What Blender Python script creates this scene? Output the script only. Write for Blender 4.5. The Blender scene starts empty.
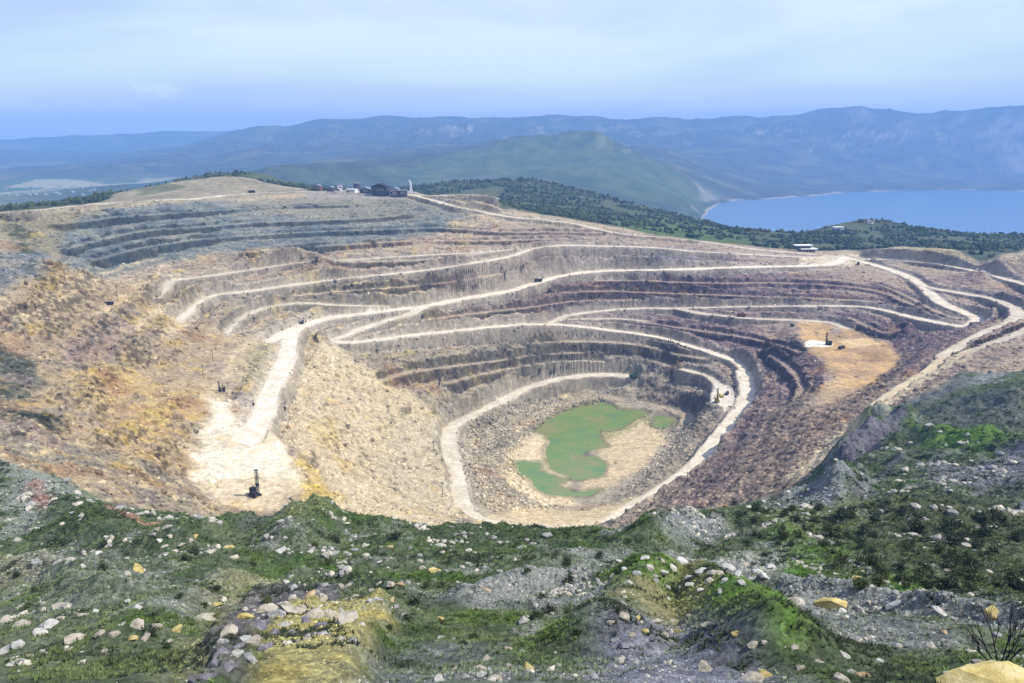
HAZE_DENS = 1.3e-4; HAZE_COL = (.27, .54, 1.0); SUN_E = 5.0; SKY_S = .10; SKY_TINT = (.96, 1.01, 1.42)
CLOUD = .85; CLOUD_COL = (8.2, 9.0, 11.2); EXPOSURE = 0.27; DENOISE = True; VB = 2
import bpy, math, random, time
import numpy as np
T0 = time.time()
random.seed(7)
RNG = np.random.default_rng(11)
scene = bpy.context.scene
COL = scene.collection
CAMZ = 300.0
F = 800.0
PITCH = math.atan((341.5 - 140.0) / F)
CP, SP = math.cos(PITCH), math.sin(PITCH)

# ------------------------------------------------------------------ rays
def ray(u, v):
    """azimuth and slope dz/dr of the sight line through a point of the survey photo"""
    a = (u - 512.0) / F
    b = (341.5 - v) / F
    dx, dy, dz = a, CP + b * SP, -SP + b * CP
    return math.atan2(dx, dy), dz / math.hypot(dx, dy)

def atz(u, v, z):
    th, s = ray(u, v)
    r = (z - CAMZ) / s
    return np.array([r * math.sin(th), r * math.cos(th), z])

def atr(u, v, r):
    th, s = ray(u, v)
    return np.array([r * math.sin(th), r * math.cos(th), CAMZ + s * r])

# ------------------------------------------------------------------ noise
_P = RNG.permutation(4096)
_GA = RNG.random(4096) * 2 * np.pi
_GX, _GY = np.cos(_GA).astype(np.float32), np.sin(_GA).astype(np.float32)
def gnoise(x, y):
    xi = np.floor(x); yi = np.floor(y)
    fx = (x - xi).astype(np.float32); fy = (y - yi).astype(np.float32)
    xi = xi.astype(np.int64); yi = yi.astype(np.int64)
    u = fx * fx * fx * (fx * (fx * 6 - 15) + 10); v = fy * fy * fy * (fy * (fy * 6 - 15) + 10)
    def g(ix, iy, dx, dy):
        h = _P[(_P[ix & 4095] + iy) & 4095]
        return _GX[h] * dx + _GY[h] * dy
    n00 = g(xi, yi, fx, fy); n10 = g(xi + 1, yi, fx - 1, fy)
    n01 = g(xi, yi + 1, fx, fy - 1); n11 = g(xi + 1, yi + 1, fx - 1, fy - 1)
    return ((n00 * (1 - u) + n10 * u) * (1 - v) + (n01 * (1 - u) + n11 * u) * v) * 1.5
def fbm(x, y, scale, octaves=4, gain=0.5, ridged=False, off=0.0):
    s = np.zeros(np.shape(x), np.float32); amp = 1.0; tot = 0.0; f = 1.0 / scale
    for k in range(octaves):
        n = gnoise(x * f + off + k * 17.3, y * f - off + k * 9.1)
        if ridged: n = 1.0 - 2.0 * np.abs(n)
        s += amp * n; tot += amp; amp *= gain; f *= 2.03
    return s / tot
def sstep(a, b, x):
    t = np.clip((x - a) / (b - a), 0, 1)
    return t * t * (3 - 2 * t)

# ------------------------------------------------------------------ survey lines
def spline(pts, step):
    """Catmull-Rom through 3-D points, resampled about every step metres"""
    P = np.array(pts, float)
    if len(P) == 1: return P
    E = np.vstack([2 * P[0] - P[1], P, 2 * P[-1] - P[-2]])
    out = []
    for i in range(len(P) - 1):
        p0, p1, p2, p3 = E[i:i + 4]
        n = max(2, int(np.linalg.norm(p2[:2] - p1[:2]) / step))
        t = np.linspace(0, 1, n, endpoint=False)[:, None]
        out.append(0.5 * ((2 * p1) + (-p0 + p2) * t + (2 * p0 - 5 * p1 + 4 * p2 - p3) * t ** 2 + (-p0 + 3 * p1 - 3 * p2 + p3) * t ** 3))
    out.append(P[-1:])
    return np.vstack(out)

# haul roads: (u, v, z) control points and half width in metres
ROADS = {   # half width, paleness, control points
 'M': (6.0, 1.1, [(270,342,149),(283,334,150),(298,327.5,150.5),(326,318.7,151.5),(359,314,153),(392,310,154),(428,305.5,155),(466,298,156),(510,291,157.5),(535.5,283,160),(563.5,275.5,163),(601.6,271,165.2),(652,270,166.5),(703,268.5,167),(760,266.6,167.5),(799,266,168),(832,264,168.5),(845,258,170)]),
 'S': (7.0, 1.45, [(296,329,150.5),(291,337,150),(288,352,149),(280.5,372,147),(270,392,145),(264,412,143.2),(257,426,142.4),(250,440,142)]),
 'SB': (4.6, .9, [(428,305.5,155),(410,314,152),(392,319,149),(362,329,144.5),(345,336,142),(334,340,141),(348,342.5,140.5),(364,341.6,140),(407,336,139),(453,331,137),(510,325.5,134),(535,324.5,131.5),(563.5,325,128.3),(601.6,329,123.5),(652,336,118),(683,344,114.2),(716,354,110),(736,362,107.5),(746,374.6,104.5),(748,392,101.5),(741,410,98)]),
 'SL': (6.4, .95, [(744,372,105),(748,392,101.5),(741,410,98),(716,441,92),(695.5,466,87.5),(665,489,83),(627,512,78.5),(601.6,526,76),(560,531,75)]),
 'TL': (3.4, .8, [(551,322.8,129.5),(566,316,131.5),(601.6,311,133),(640,308.3,134),(678,308.3,135.5),(760,306.5,139.5),(845,306,144),(876,308.5,146),(904,315,147),(930,321,148)]),
 'TH': (5.8, .85, [(904,315,147),(930,321,148),(951,325,149),(968,326,150),(978,322,151),(976,317.5,152.3),(966,313,154),(940.5,302,158),(925,288,160.5),(907,276,163),(881,267,165.5),(858,260.6,168.3),(845,257,170)]),
 'T2': (2.2, .6, [(560,321,129.5),(568.5,319.5,129.3),(614,319,128),(647,321,126)]),
 'TR': (4.6, .55, [(678,308.5,135.5),(703,313.6,134.5),(741,317.5,133.5),(760,319,133),(793.5,320,132.7),(827,322.5,132.5),(845,328,132)]),
 'O': (5.5, .6, [(915,282,161.8),(928,287.5,161.5),(961,293,162.5),(992,299,163),(1012.6,307,163),(1018,315,163),(1008,324,162.5),(987,333,162),(965,345,161),(945,356,159.5)]),
 'O2': (3.0, .4, [(1060,318,175),(1035,326,173),(1010,337,171),(985,346,168),(955,358,163)]),
 'PT': (2.6, .3, [(945,356,159.5),(930,370,158),(900,388,155.5),(872,408,153.3)]),
 'R': (4.6, .75, [(863,259,169.5),(902,260.6,170.5),(940.5,264.5,171),(979,272,172),(1005,278.7,172.5),(1024,284,173),(1060,296,174)]),
 'A1': (3.4, .6, [(160,298,178),(166,290,183),(172,281,186.5),(200,277,187),(250,270,186.5),(300,263,188),(346,260,189.5),(412,256,191),(470,253,191.5),(510,250,191.5)]),
 'A2': (4.0, .85, [(178,322,165),(190,311,169),(198,303,171.5),(216,295,173),(250,291,174),(300,284,175.5),(352,278,177.5),(428,270,181),(470,263.5,184.5),(510,256.5,187.5),(533,249,190),(563.5,245.5,190.5),(600,246,188.5),(652,247.6,185.5),(703,252,179.5),(760,255,174),(800,257,171.5),(845,257.5,170)]),
 'B': (3.4, .6, [(225,335,154),(241,319,159.5),(262,309,161.5),(275,306,162),(303,303,162.5),(336,305,160),(377,306.5,157.3),(415,306.8,155.3)]),
 'BR': (5.6, .8, [(632,376,88),(601.6,374.6,88),(563.5,378,87.5),(530.5,387,87),(504,400,86.5),(478.5,413,86),(458,423,85),(449,436,84),(450.6,453.5,82.5),(458,476,80.5),(462,499,78.5),(473.5,517,77),(504,526,76),(560,531,75)]),
 'SR': (3.2, .7, [(683,369.5,101),(703,374.6,100),(716,382,99),(723.5,392,98.5),(723.5,405,98)]),
 'C': (3.6, .7, [(-40,218,232),(0,213,237),(20,212,238),(49,207.6,239.5),(86,203.5,241),(143,200.5,240.5),(200,197.5,238.5),(254,193.5,237.5),(306,191.5,238)]),
 'RB': (4.6, .7, [(306,191.5,238),(360,193,237.5),(402,194,237),(428,199,232.5),(453,206,226),(478.5,211,220),(510,217,214),(538,219.5,211),(576,224,205.5),(602,230,200),(632,235,194.5),(688,239.5,187.5),(711,242.5,184),(754,249,177),(800,253.5,173),(845,257,170)]),
 'R2': (3.5, .6, [(402,194,237),(435,195.5,236),(465,194.5,237),(494,195.5,236)]),
}
# berms whose level follows the surveyed slope: pixel lines only
BERMS = [
 (2.6, [(543,343),(576,341.6),(627,344.6),(657,349),(678,355.5),(703,358)]),
 (2.8, [(600,281),(642,280),(678,283),(720,284),(760,283),(811.6,284),(850,287),(884,292),(904,302),(920,308)]),
 (2.6, [(560,293),(609,291.5),(640,293),(678,293.5),(760,297.5),(820,299.5),(880,302)]),
 (2.4, [(384,380),(407,373),(440,368),(490,362),(540,356),(580,354)]),
 (2.4, [(453,382),(478.5,374.6),(510,368),(560,363),(600,362)]),
 (2.4, [(60,224),(98,220),(115,217),(164,214),(200,212),(250,208),(300,206),(350,205)]),
 (3.0, [(68,249),(86,244.5),(115,236),(139,232),(164,229),(200,228),(250,222),(326,221),(382,217),(402,214.6)]),
 (3.0, [(100,259),(123,253),(152,245.6),(176,243.5),(200,239.5),(250,235),(313,232),(380,230),(440,226),(500,233),(563,232),(600,233)]),
 (2.6, [(250,252),(300,248),(360,244),(420,240),(480,241),(530,240),(570,239)]),
 (2.4, [(345,262),(400,262),(450,258),(500,252)]),
 (2.4, [(640,322),(690,330),(740,338),(775,345),(800,352)]),
 (2.2, [(430,320),(480,313),(530,308),(580,301),(640,300)]),
 (2.2, [(300,296),(350,291),(400,288),(450,284),(500,275)]),
 (2.0, [(770,355),(790,370),(800,385),(795,400)]),
 (2.0, [(880,285),(910,298),(935,312),(955,318)]),
 (2.0, [(900,330),(880,335),(850,318)]),
]
PTS = []          # fixed survey points (x, y, z)
def zline(pts, step=6):
    PTS.append(spline([atz(*p) for p in pts], step))
def rline(pts, step=None):
    P = [atr(*p) for p in pts]
    PTS.append(spline(P, step or max(4, 0.006 * pts[0][2])))
def zdots(pts):
    for p in pts: PTS.append(atz(*p)[None, :])

for hw, wt, pts in ROADS.values(): zline(pts, 4)
zline([(872,408,153.3),(838,438,150.5),(800,475,149)])
# blue-grey bench foot, pit slopes on the left, pit foot slopes
zline([(40,262,206),(68,268,200),(98,277,192),(110,277,191.5),(139,269,194),(160,262,196),(200,256,198.5),(250,252,199.5),(330,249,200.5)])
zdots([(0,260,222),(30,250,222),(0,300,206),(50,300,199),(100,302,185),(150,302,176),(0,340,188),(50,340,182),(100,340,174),(150,340,165),(182,345,158),
 (0,370,181),(50,370,174),(100,370,166),(150,370,157),(195,372,152),(0,400,175),(50,400,168),(100,400,160),(150,400,152),(185,405,148),(0,450,189),(50,450,179),(100,450,168),(150,450,155),
 (0,490,203),(50,490,194),(100,490,182),(150,490,165),(170,503,160),(230,350,152),(245,370,149),(215,385,149),
 (330,370,132),(350,400,118),(390,440,100),(420,490,86),(340,450,116),(380,480,98),(330,490,117),(440,410,98),(480,390,99),(520,370,102),(400,400,114),(410,515,84),
 (770,440,120),(740,440,106),(800,440,141),(800,400,133),(775,385,118),(765,410,117),(720,490,124),(690,505,108),(745,475,132),(700,490,106),(780,360,120),(775,335,126),(740,345,117),
 (660,400,79),(640,390,83),(690,385,92),(697,400,89),(697,420,83),(682,440,77),(652,374,91),(903,345,135),(908,360,136),(880,388,139),(850,412,138),(825,424,136)])
# bench floors
def floor(pts):
    P = [atz(*p) for p in pts]
    c = np.mean(P, axis=0)
    for k in (1.0, .75, .5, .25):
        PTS.append(spline([c + (p - c) * k for p in P] + [c + (P[0] - c) * k], 4))
floor([(190,478,142),(203,425,145),(214,400,148),(226,402,147),(240,425,144),(272,432,143),(290,458,142),(302,490,140),(270,508,140),(222,505,140)])
floor([(515,480,70),(505,457,70.5),(530,433,70.5),(570,407,71),(640,403,71),(672,414,71.5),(672,440,71),(645,470,70.5),(610,498,70.5),(560,506,70.5),(525,500,70.5)])
floor([(795,322,132.5),(828,323,132.3),(850,329,132),(890,345,131.5),(898,362,131.5),(862,388,132),(826,404,132),(815,402,132),(838,380,132),(825,362,132),(806,346,132)])
floor([(712,384,99),(730,386,99),(736,402,98.5),(724,410,97.5),(708,404,97.5)])
# near hillside
zdots([(u, v, z) for v, z in ((683, 283.5), (660, 279.5), (640, 274), (620, 268), (600, 261.5), (580, 254), (560, 245.5), (545, 239.5)) for u in range(20, 1024, 110)])
zline([(150,512,178),(180,514,190),(215,520,206),(260,518,221),(330,515,231),(365,519,231),(400,525,230),(430,531.5,230),(452,527,230),(485,524,230),(520,530,228),(560,531,228),(600,538,226),(622,539,225),(650,527,223),(690,514,222),(722,508,221),(748,508,218),(775,500,206),(800,487,190)])
# the ground falls away behind that lip
PTS.append(spline([atz(*p) * np.array([1.2, 1.2, 1]) - np.array([0, 0, dz]) for p, dz in (((215,520,206),30),((260,518,221),42),((330,515,231),44),((400,525,230),44),((470,525,230),44),((520,530,228),44),((560,531,228),44),((622,539,225),44),((690,514,222),44),((740,508,220),40))], 5))
PTS.append(spline([atz(*p) * np.array([1.8, 1.8, 1]) - np.array([0, 0, dz]) for p, dz in (((260,518,221),78),((330,515,231),96),((400,525,230),122),((470,525,230),126),((520,530,228),128),((560,531,228),128),((622,539,225),124),((690,514,222),108))], 5))
zdots([(1024,345,173),(1024,380,182),(960,380,172),(900,402,166),(860,430,166),(830,460,168),(1024,430,198),(950,430,188),(900,450,190),(850,490,196),(1024,480,217),(950,490,214),(900,502,214),(815,505,208),
 (1080,345,178),(1080,400,196),(1080,470,222),(-60,300,214),(-60,400,190),(-60,480,206),(-60,560,240),(-60,640,274),(1090,560,248),(1090,640,276)])
zline([(850,515,222),(890,509,229),(950,508,231),(1000,512,229),(1040,518,228)])
PTS.append(spline([atz(*p) * np.array([1.15, 1.15, 1]) - np.array([0, 0, 17]) for p in ((880,509,229),(950,508,231),(1000,512,229),(1040,518,228))], 5))
# rim and everything beyond, by distance
rline([(60,204,1040),(100,195,1060),(130,190,1085),(170,182,1100),(215,175.5,1110),(245,176,1110),(270,183,1110),(292,188,1100),(320,190.5,1095)])
rline([(90,199,1400),(150,184.5,1420),(200,174.5,1440),(240,169.5,1440),(262,171,1440),(285,180,1440),(302,188,1440)])
rline([(-80,225,1200),(0,216,1150),(60,207,1150)])
rline([(330,190,1090),(380,190,1090),(410,189.5,1100)])
rline([(370,193,1500),(420,186,1600),(470,180,1680),(520,178,1700),(560,183.5,1680),(600,193,1640),(650,206.5,1580),(700,219.5,1500),(740,232,1450),(765,241,1420)])
rline([(420,205,1180),(500,208,1150),(560,212,1120),(620,222,1100),(690,232,1060),(740,240,1040)])
rline([(790,249,1060),(845,248,1080),(900,244,1150),(1024,246,1120),(1090,250,1100)])
rline([(868,251.5,985),(885,248,985),(905,246,990),(930,246,990),(950,249,985),(968,255,970)])
rline([(985,259,900),(1024,256,930),(1060,255,940)])
rline([(770,240,1400),(790,236,1430),(820,227,1460),(850,218,1500),(880,217.5,1500),(905,222,1500),(922,230,1500),(960,232,1520),(1024,233,1540),(1090,235,1540)])
def zr(pts, step=40):      # azimuth from a pixel column, own distance and level
    P = []
    for u, r, z in pts:
        th, _ = ray(u, 160); P.append((r * math.sin(th), r * math.cos(th), z))
    PTS.append(spline(P, step))
zr([(760,1800,-15),(800,1850,-20),(900,1950,-25),(1024,1950,-25),(1180,1950,-25)])
zr([(700,1900,40),(740,1750,-15),(760,1800,-15)])
zr([(-120,1700,110),(0,1700,105),(150,2000,95),(300,2000,110),(420,2200,110),(520,2300,90),(620,2300,60),(690,2100,25)])
zr([(-120,2600,62),(0,2700,60),(150,2900,62),(300,2900,75),(420,3000,80),(520,3000,70),(620,2900,50),(700,2700,3)])
zr([(-120,4500,50),(0,4600,50),(100,4800,52),(200,5200,60)])
zr([(-120,7500,55),(0,7600,55),(80,7800,55)])
# sea bed and shores
zr([(712,3100,-20),(725,3600,-20),(760,4200,-25),(850,4700,-25),(950,5200,-25),(1100,5600,-25)])
zr([(790,2400,-40),(900,2500,-40),(1100,2500,-40)]); zr([(800,3400,-40),(900,3600,-40),(1100,3700,-40)])
zr([(695,2650,2),(705,3000,3),(706,3500,4),(712,3900,4),(735,4350,4)])
zline([(757,188,3),(780,187,3),(850,184.5,3),(900,182.5,3),(960,181,3),(1024,179.5,3),(1120,177.5,3)], 40)
zline([(757,186.5,25),(780,185.5,25),(850,183,25),(900,181,25),(960,179.5,25),(1024,178,25),(1120,176,25)], 40)
# headland and its shoulders
rline([(430,157,4600),(470,149,4500),(510,142,4400),(545,134,4350),(570,129,4300),(590,125.5,4250),(603,128.5,4250),(622,141,4250),(650,156,4200),(672,166,4150),(690,178,4050),(702,192,3950)])
rline([(610,140,5600),(660,152,5500),(700,165,5450),(735,179,5300),(757,187,5200)])
rline([(400,178,3500),(470,172,3600),(540,168,3700),(600,170,3600),(650,185,3500),(690,200,3400)])
rline([(270,169,3300),(300,166,3400),(340,165,3500),(380,167,3500)])
# far ranges
rline([(170,158,7800),(200,146,8000),(230,133.5,8200),(270,129.5,8400),(320,124,8500),(388,118.5,8600),(440,119,8600),(480,120.5,8600),(510,119.5,8600),(560,119.5,8600),(600,120,8600),(620,122,8600),(650,118.5,8600),(690,120.5,8600),(722,116.5,8500),(745,118,8500),(765,119.5,8500),(785,116.5,8400),(800,117,8400),(835,108.5,8300),(880,107.5,8300),(940,108.5,8300),(990,106,8300),(1024,104.5,8300),(1150,100,8300)])
rline([(250,150,6500),(330,148,6600),(420,145,6700),(500,143,6800),(600,145,6900),(700,148,7000),(770,152,7000),(850,146,7500),(940,144,7700),(1024,142,7800),(1150,140,7900)])
rline([(-120,152,9500),(0,150,9500),(60,152,9600),(95,150.5,9600),(140,156,9600),(165,157,9300)])
rline([(-120,142,11600),(0,141,11600),(40,138.5,11600),(80,133,11600),(130,132.5,11600),(180,132,11600),(230,131.5,11600),(300,132,11600)])
rline([(0,170,10500),(90,168,10500)], 80)
for th in range(-56, 57, 2):
    t = math.radians(th)
    PTS.append(np.array([[12700 * math.sin(t), 12700 * math.cos(t), 150.0]]))
    PTS.append(np.array([[12 * math.sin(t), 12 * math.cos(t), 291.0]]))
    PTS.append(np.array([[4 * math.sin(t), 4 * math.cos(t), 295.5]]))
    if abs(th) > 38:
        sgn = 1 if th > 0 else -1
        for r, zl, zr_ in ((30,283,283),(100,250,250),(200,222,222),(400,205,195),(650,225,178),(900,230,172),(1200,215,150),(1500,150,135)):
            PTS.append(np.array([[r * math.sin(t), r * math.cos(t), zl if th < 0 else zr_]]))

# ------------------------------------------------------------------ membrane solve on a log-polar grid
TH0, TH1 = math.radians(-54), math.radians(54)
LR0, LR1 = math.log(4.0), math.log(12700.0)
NA, NR = 448, 800
def to_grid(P, na=NA, nr=NR):
    r = np.hypot(P[:, 0], P[:, 1]); th = np.arctan2(P[:, 0], P[:, 1])
    return (th - TH0) / (TH1 - TH0) * (na - 1), (np.log(r) - LR0) / (LR1 - LR0) * (nr - 1)
def bil(A, ia, ir):
    ia = np.clip(ia, 0, A.shape[0] - 1.001); ir = np.clip(ir, 0, A.shape[1] - 1.001)
    a0 = ia.astype(int); r0 = ir.astype(int); fa = (ia - a0).astype(np.float32); fr = (ir - r0).astype(np.float32)
    return (A[a0, r0] * (1 - fa) + A[a0 + 1, r0] * fa) * (1 - fr) + (A[a0, r0 + 1] * (1 - fa) + A[a0 + 1, r0 + 1] * fa) * fr
def blur(A, k):
    for _ in range(k):
        B = np.pad(A, 1, mode='edge')
        A = (4 * A + B[:-2, 1:-1] + B[2:, 1:-1] + B[1:-1, :-2] + B[1:-1, 2:]) / 8
    return A
def solve(points):
    allp = np.vstack(points)
    Z = None
    for lev in (16, 8, 4, 2, 1):
        na, nr = NA // lev, NR // lev
        ia, ir = to_grid(allp, na, nr)
        ia = np.clip(np.rint(ia).astype(int), 0, na - 1); ir = np.clip(np.rint(ir).astype(int), 0, nr - 1)
        s = np.zeros((na, nr)); c = np.zeros((na, nr))
        np.add.at(s, (ia, ir), allp[:, 2]); np.add.at(c, (ia, ir), 1)
        fix = c > 0; val = np.where(fix, s / np.maximum(c, 1), 0)
        if Z is None: Z = np.full((na, nr), 200.0)
        else:
            gi, gr = np.meshgrid(np.linspace(0, Z.shape[0] - 1, na), np.linspace(0, Z.shape[1] - 1, nr), indexing='ij')
            Z = bil(Z, gi, gr)
        wa = 1.0 / ((TH1 - TH0) / na) ** 2; wr = 1.0 / ((LR1 - LR0) / nr) ** 2
        wa, wr = wa / (2 * (wa + wr)), wr / (2 * (wa + wr))
        for it in range(400 if lev > 4 else 160):
            B = np.pad(Z, 1, mode='edge')
            Zn = wa * (B[:-2, 1:-1] + B[2:, 1:-1]) + wr * (B[1:-1, :-2] + B[1:-1, 2:])
            Z = np.where(fix, val, Zn)
    return Z
BASE = solve(PTS)
def shoot(u, v, Zg, rmin=0.0, rmax=1e9):
    """first ground point along a survey sight line"""
    th, s = ray(u, v)
    lr = np.linspace(math.log(max(rmin, 6)), min(LR1, math.log(rmax)), 3000); r = np.exp(lr)
    z = bil(Zg, np.full(3000, (th - TH0) / (TH1 - TH0) * (NA - 1)), (lr - LR0) / (LR1 - LR0) * (NR - 1))
    hit = np.nonzero(z >= CAMZ + s * r)[0]
    k = hit[0] if len(hit) else 2999
    return np.array([r[k] * math.sin(th), r[k] * math.cos(th), z[k]])
LINES = []        # every shelf: (half width, samples, is_road)
for name, (hw, wt, pts) in ROADS.items(): LINES.append((hw, spline([atz(*p) for p in pts], 1.5), wt))
for hw, pts in BERMS:
    P = np.array([shoot(u, v, BASE, 255) for u, v in pts])
    if len(P) > 2:
        zs = P[:, 2].copy(); P[1:-1, 2] = (zs[:-2] + 2 * zs[1:-1] + zs[2:]) / 4
    S = spline(P, 1.5)
    LINES.append((hw, S, 0.0)); PTS.append(S[::3])
BASE = blur(solve(PTS), 3)
print('solve', round(time.time() - T0, 1))
# ------------------------------------------------------------------ fine ground grid
QUAL = 1.0
th_f = np.radians(np.arange(-34, 34.01, 0.078 / QUAL))
TH = np.concatenate([np.radians(np.arange(-53.5, -34.1, 0.4)), th_f, np.radians(np.arange(34.3, 53.6, 0.4))])
def lrs(a, b, d): return np.arange(math.log(a), math.log(b), d / QUAL)
LR = np.concatenate([lrs(4.5, 20, .03), lrs(20, 260, .0042), lrs(260, 1300, .0014), lrs(1300, 12600, .0048)])
NT, NL = len(TH), len(LR)
TT, LL = np.meshgrid(TH, LR, indexing='ij')
R = np.exp(LL).astype(np.float32)
X = (R * np.sin(TT)).astype(np.float32); Y = (R * np.cos(TT)).astype(np.float32)
GI = (TT - TH0) / (TH1 - TH0) * (NA - 1); GJ = (LL - LR0) / (LR1 - LR0) * (NR - 1)
def up(A): return bil(np.asarray(A, np.float32), GI, GJ).astype(np.float32)
Z = up(BASE)
# slope of the surveyed surface on the coarse grid (plan gradient)
cth = np.linspace(TH0, TH1, NA); clr = np.linspace(LR0, LR1, NR); cr = np.exp(clr)[None, :]
dA = np.gradient(BASE, cth, axis=0) / cr; dR = np.gradient(BASE, clr, axis=1) / cr
sn, cs = np.sin(cth)[:, None], np.cos(cth)[:, None]
GRX = dR * sn + dA * cs; GRY = dR * cs - dA * sn
CX, CY = cr * sn, cr * cs
SLOPE = up(blur(np.hypot(GRX, GRY), 2))
print('grid', NT, NL, NT * NL, round(time.time() - T0, 1))

# distance, level and side of the nearest shelf
DMIN = np.full((NT, NL), 1e3, np.float32); SZ = np.zeros((NT, NL), np.float32)
SIDE = np.zeros((NT, NL), np.float32); SHW = np.full((NT, NL), 3.0, np.float32); DROAD = np.full((NT, NL), 1e3, np.float32)
WIN = 27.0
SWT = np.zeros((NT, NL), np.float32)
for hw, S, wt in LINES:
    r = np.hypot(S[:, 0], S[:, 1]); th = np.arctan2(S[:, 0], S[:, 1])
    gi = (th - TH0) / (TH1 - TH0) * (NA - 1); gj = (np.log(r) - LR0) / (LR1 - LR0) * (NR - 1)
    gx = bil(GRX, gi, gj); gy = bil(GRY, gi, gj); gm = np.hypot(gx, gy) + 1e-6
    ux, uy = -gx / gm, -gy / gm
    i0 = np.searchsorted(TH, th - WIN / r); i1 = np.searchsorted(TH, th + WIN / r)
    j0 = np.searchsorted(LR, np.log(r - WIN)); j1 = np.searchsorted(LR, np.log(r + WIN))
    for k in range(len(S)):
        a = (slice(i0[k], i1[k]), slice(j0[k], j1[k]))
        ddx = X[a] - np.float32(S[k, 0]); ddy = Y[a] - np.float32(S[k, 1])
        d = np.sqrt(ddx * ddx + ddy * ddy)
        e = d - hw
        m = e < DMIN[a]
        DMIN[a] = np.where(m, e, DMIN[a]); SZ[a] = np.where(m, np.float32(S[k, 2]), SZ[a])
        SIDE[a] = np.where(m, (ddx * np.float32(ux[k]) + ddy * np.float32(uy[k])) / (d + .1), SIDE[a])
        if wt > 0:
            mr = e < DROAD[a]
            DROAD[a] = np.where(mr, e, DROAD[a]); SWT[a] = np.where(mr, np.float32(wt), SWT[a])
print('stamp', round(time.time() - T0, 1))

# ------------------------------------------------------------------ plan regions
def poly_plan(pts, rmin=0, rmax=1e9):
    P = np.array([shoot(u, v, BASE, rmin, rmax) for u, v in pts])
    return P[:, :2]
def sdf_grid(P):
    """signed distance (inside positive) of a plan polygon on the coarse grid"""
    lo = P.min(0) - 60; hi = P.max(0) + 60
    D = np.full(CX.shape, -1e3, np.float32)
    m = (CX > lo[0]) & (CX < hi[0]) & (CY > lo[1]) & (CY < hi[1])
    x, y = CX[m], CY[m]
    d2 = np.full(x.shape, 1e12); ins = np.zeros(x.shape, bool)
    n = len(P)
    for k in range(n):
        x0, y0 = P[k]; x1, y1 = P[(k + 1) % n]
        ex, ey = x1 - x0, y1 - y0; L = ex * ex + ey * ey + 1e-9
        t = np.clip(((x - x0) * ex + (y - y0) * ey) / L, 0, 1)
        d2 = np.minimum(d2, (x - x0 - t * ex) ** 2 + (y - y0 - t * ey) ** 2)
        c = ((y0 > y) != (y1 > y)) & (x < (x1 - x0) * (y - y0) / (y1 - y0 + 1e-12) + x0)
        ins ^= c
    D[m] = np.where(ins, 1, -1) * np.sqrt(d2)
    return D
def region(pts, soft=6.0, warp=6.0, scale=18.0, rmin=0, rmax=1e9, seed=0.0):
    D = up(sdf_grid(poly_plan(pts, rmin, rmax)))
    m = D > -(soft + 2.5 * warp)
    out = np.zeros(D.shape, np.float32)
    out[m] = sstep(-soft, soft, D[m] + warp * 1.6 * fbm(X[m], Y[m], scale, 4, .6, off=seed))
    return out

IN_PIT = sstep(240, 275, R + 0 * R)      # refined below
# hillside: the slope in front of and right of the pit
HILL = np.maximum.reduce([region([(-90, 683), (-90, 500), (0, 468), (60, 482), (110, 508), (150, 516), (205, 521), (262, 518), (330, 515), (400, 525), (430, 531), (470, 525), (520, 530), (560, 530), (622, 539), (690, 516), (722, 511), (760, 504), (790, 494), (830, 462), (856, 436), (905, 405), (960, 376), (1024, 352), (1120, 340), (1120, 683)], 5, 6, 25, 0, 520),
                          sstep(215, 190, R) * 1.0])
BEYOND = region([(-120, 216), (0, 216), (50, 210.5), (86, 206), (143, 202.5), (200, 199.5), (254, 194), (306, 192.5), (320, 193), (400, 190), (430, 194), (500, 208), (560, 217), (620, 228), (690, 238), (760, 247), (845, 250), (865, 252), (900, 246.5), (968, 256), (985, 262), (1000, 256), (1024, 251), (1120, 250), (1120, 130), (-120, 130)], 8, 8, 40, 820)
BEYOND = np.maximum(BEYOND, sstep(1180, 1230, R))
PITM = np.clip(1 - HILL - BEYOND, 0, 1)
FLOORM = np.maximum.reduce([region([(185,480),(203,425),(213,398),(228,402),(240,425),(275,432),(293,458),(304,490),(272,510),(222,507)], 3, 3, 12),
    region([(793,321),(828,323),(850,328.5),(892,345),(900,362),(862,390),(826,406),(812,404),(838,380),(824,362),(804,346)], 3, 4, 12),
    region([(510,482),(500,455),(527,432),(568,405),(640,401),(692,411),(694,440),(652,472),(612,501),(560,509),(522,503)], 4, 4, 12),
    region([(440,530),(470,516),(520,506),(560,512),(612,505),(640,500),(600,527)], 4, 3, 12),
    region([(712,384),(730,386),(738,402),(724,410),(708,404)], 2, 2, 8)])
print('regions', round(time.time() - T0, 1))

# ------------------------------------------------------------------ relief
nA = fbm(X, Y, 60, 4, .55); nB = fbm(X, Y, 14, 4, .6, off=3.3); nC = fbm(X, Y, 22, 4, .6, ridged=True, off=8.8)
isb = (DROAD - DMIN) > .5
DMIN = DMIN + np.where(isb, 2.2 * nB + 3.5 * np.maximum(nA - .05, 0) * 2.5, 1.3 * nB).astype(np.float32)
DROAD = DROAD + 1.5 * nB + 3.0 * np.maximum(nA, -.15)
edge = DMIN + 1.8 * nB * sstep(0, 2, DMIN + 1)
rugged = PITM * (1 - FLOORM)
off_shelf = sstep(0.0, 5.0, DMIN)
# shelves
shelf = 1 - sstep(-0.3, 3.2, DMIN)
Z0 = Z.copy()
# small benches between the surveyed ones, following the level
per = 11.0
ph = (Z + 3.0 * nA + 1.2 * nB) / per
fr = ph - np.floor(ph)
st = np.where(fr < .5, fr * .36, .18 + sstep(.5, 1.0, fr) * .82) - fr
Z = Z + rugged * off_shelf * sstep(.12, .4, SLOPE) * st * per * (0.22 + .3 * nA)
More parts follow.
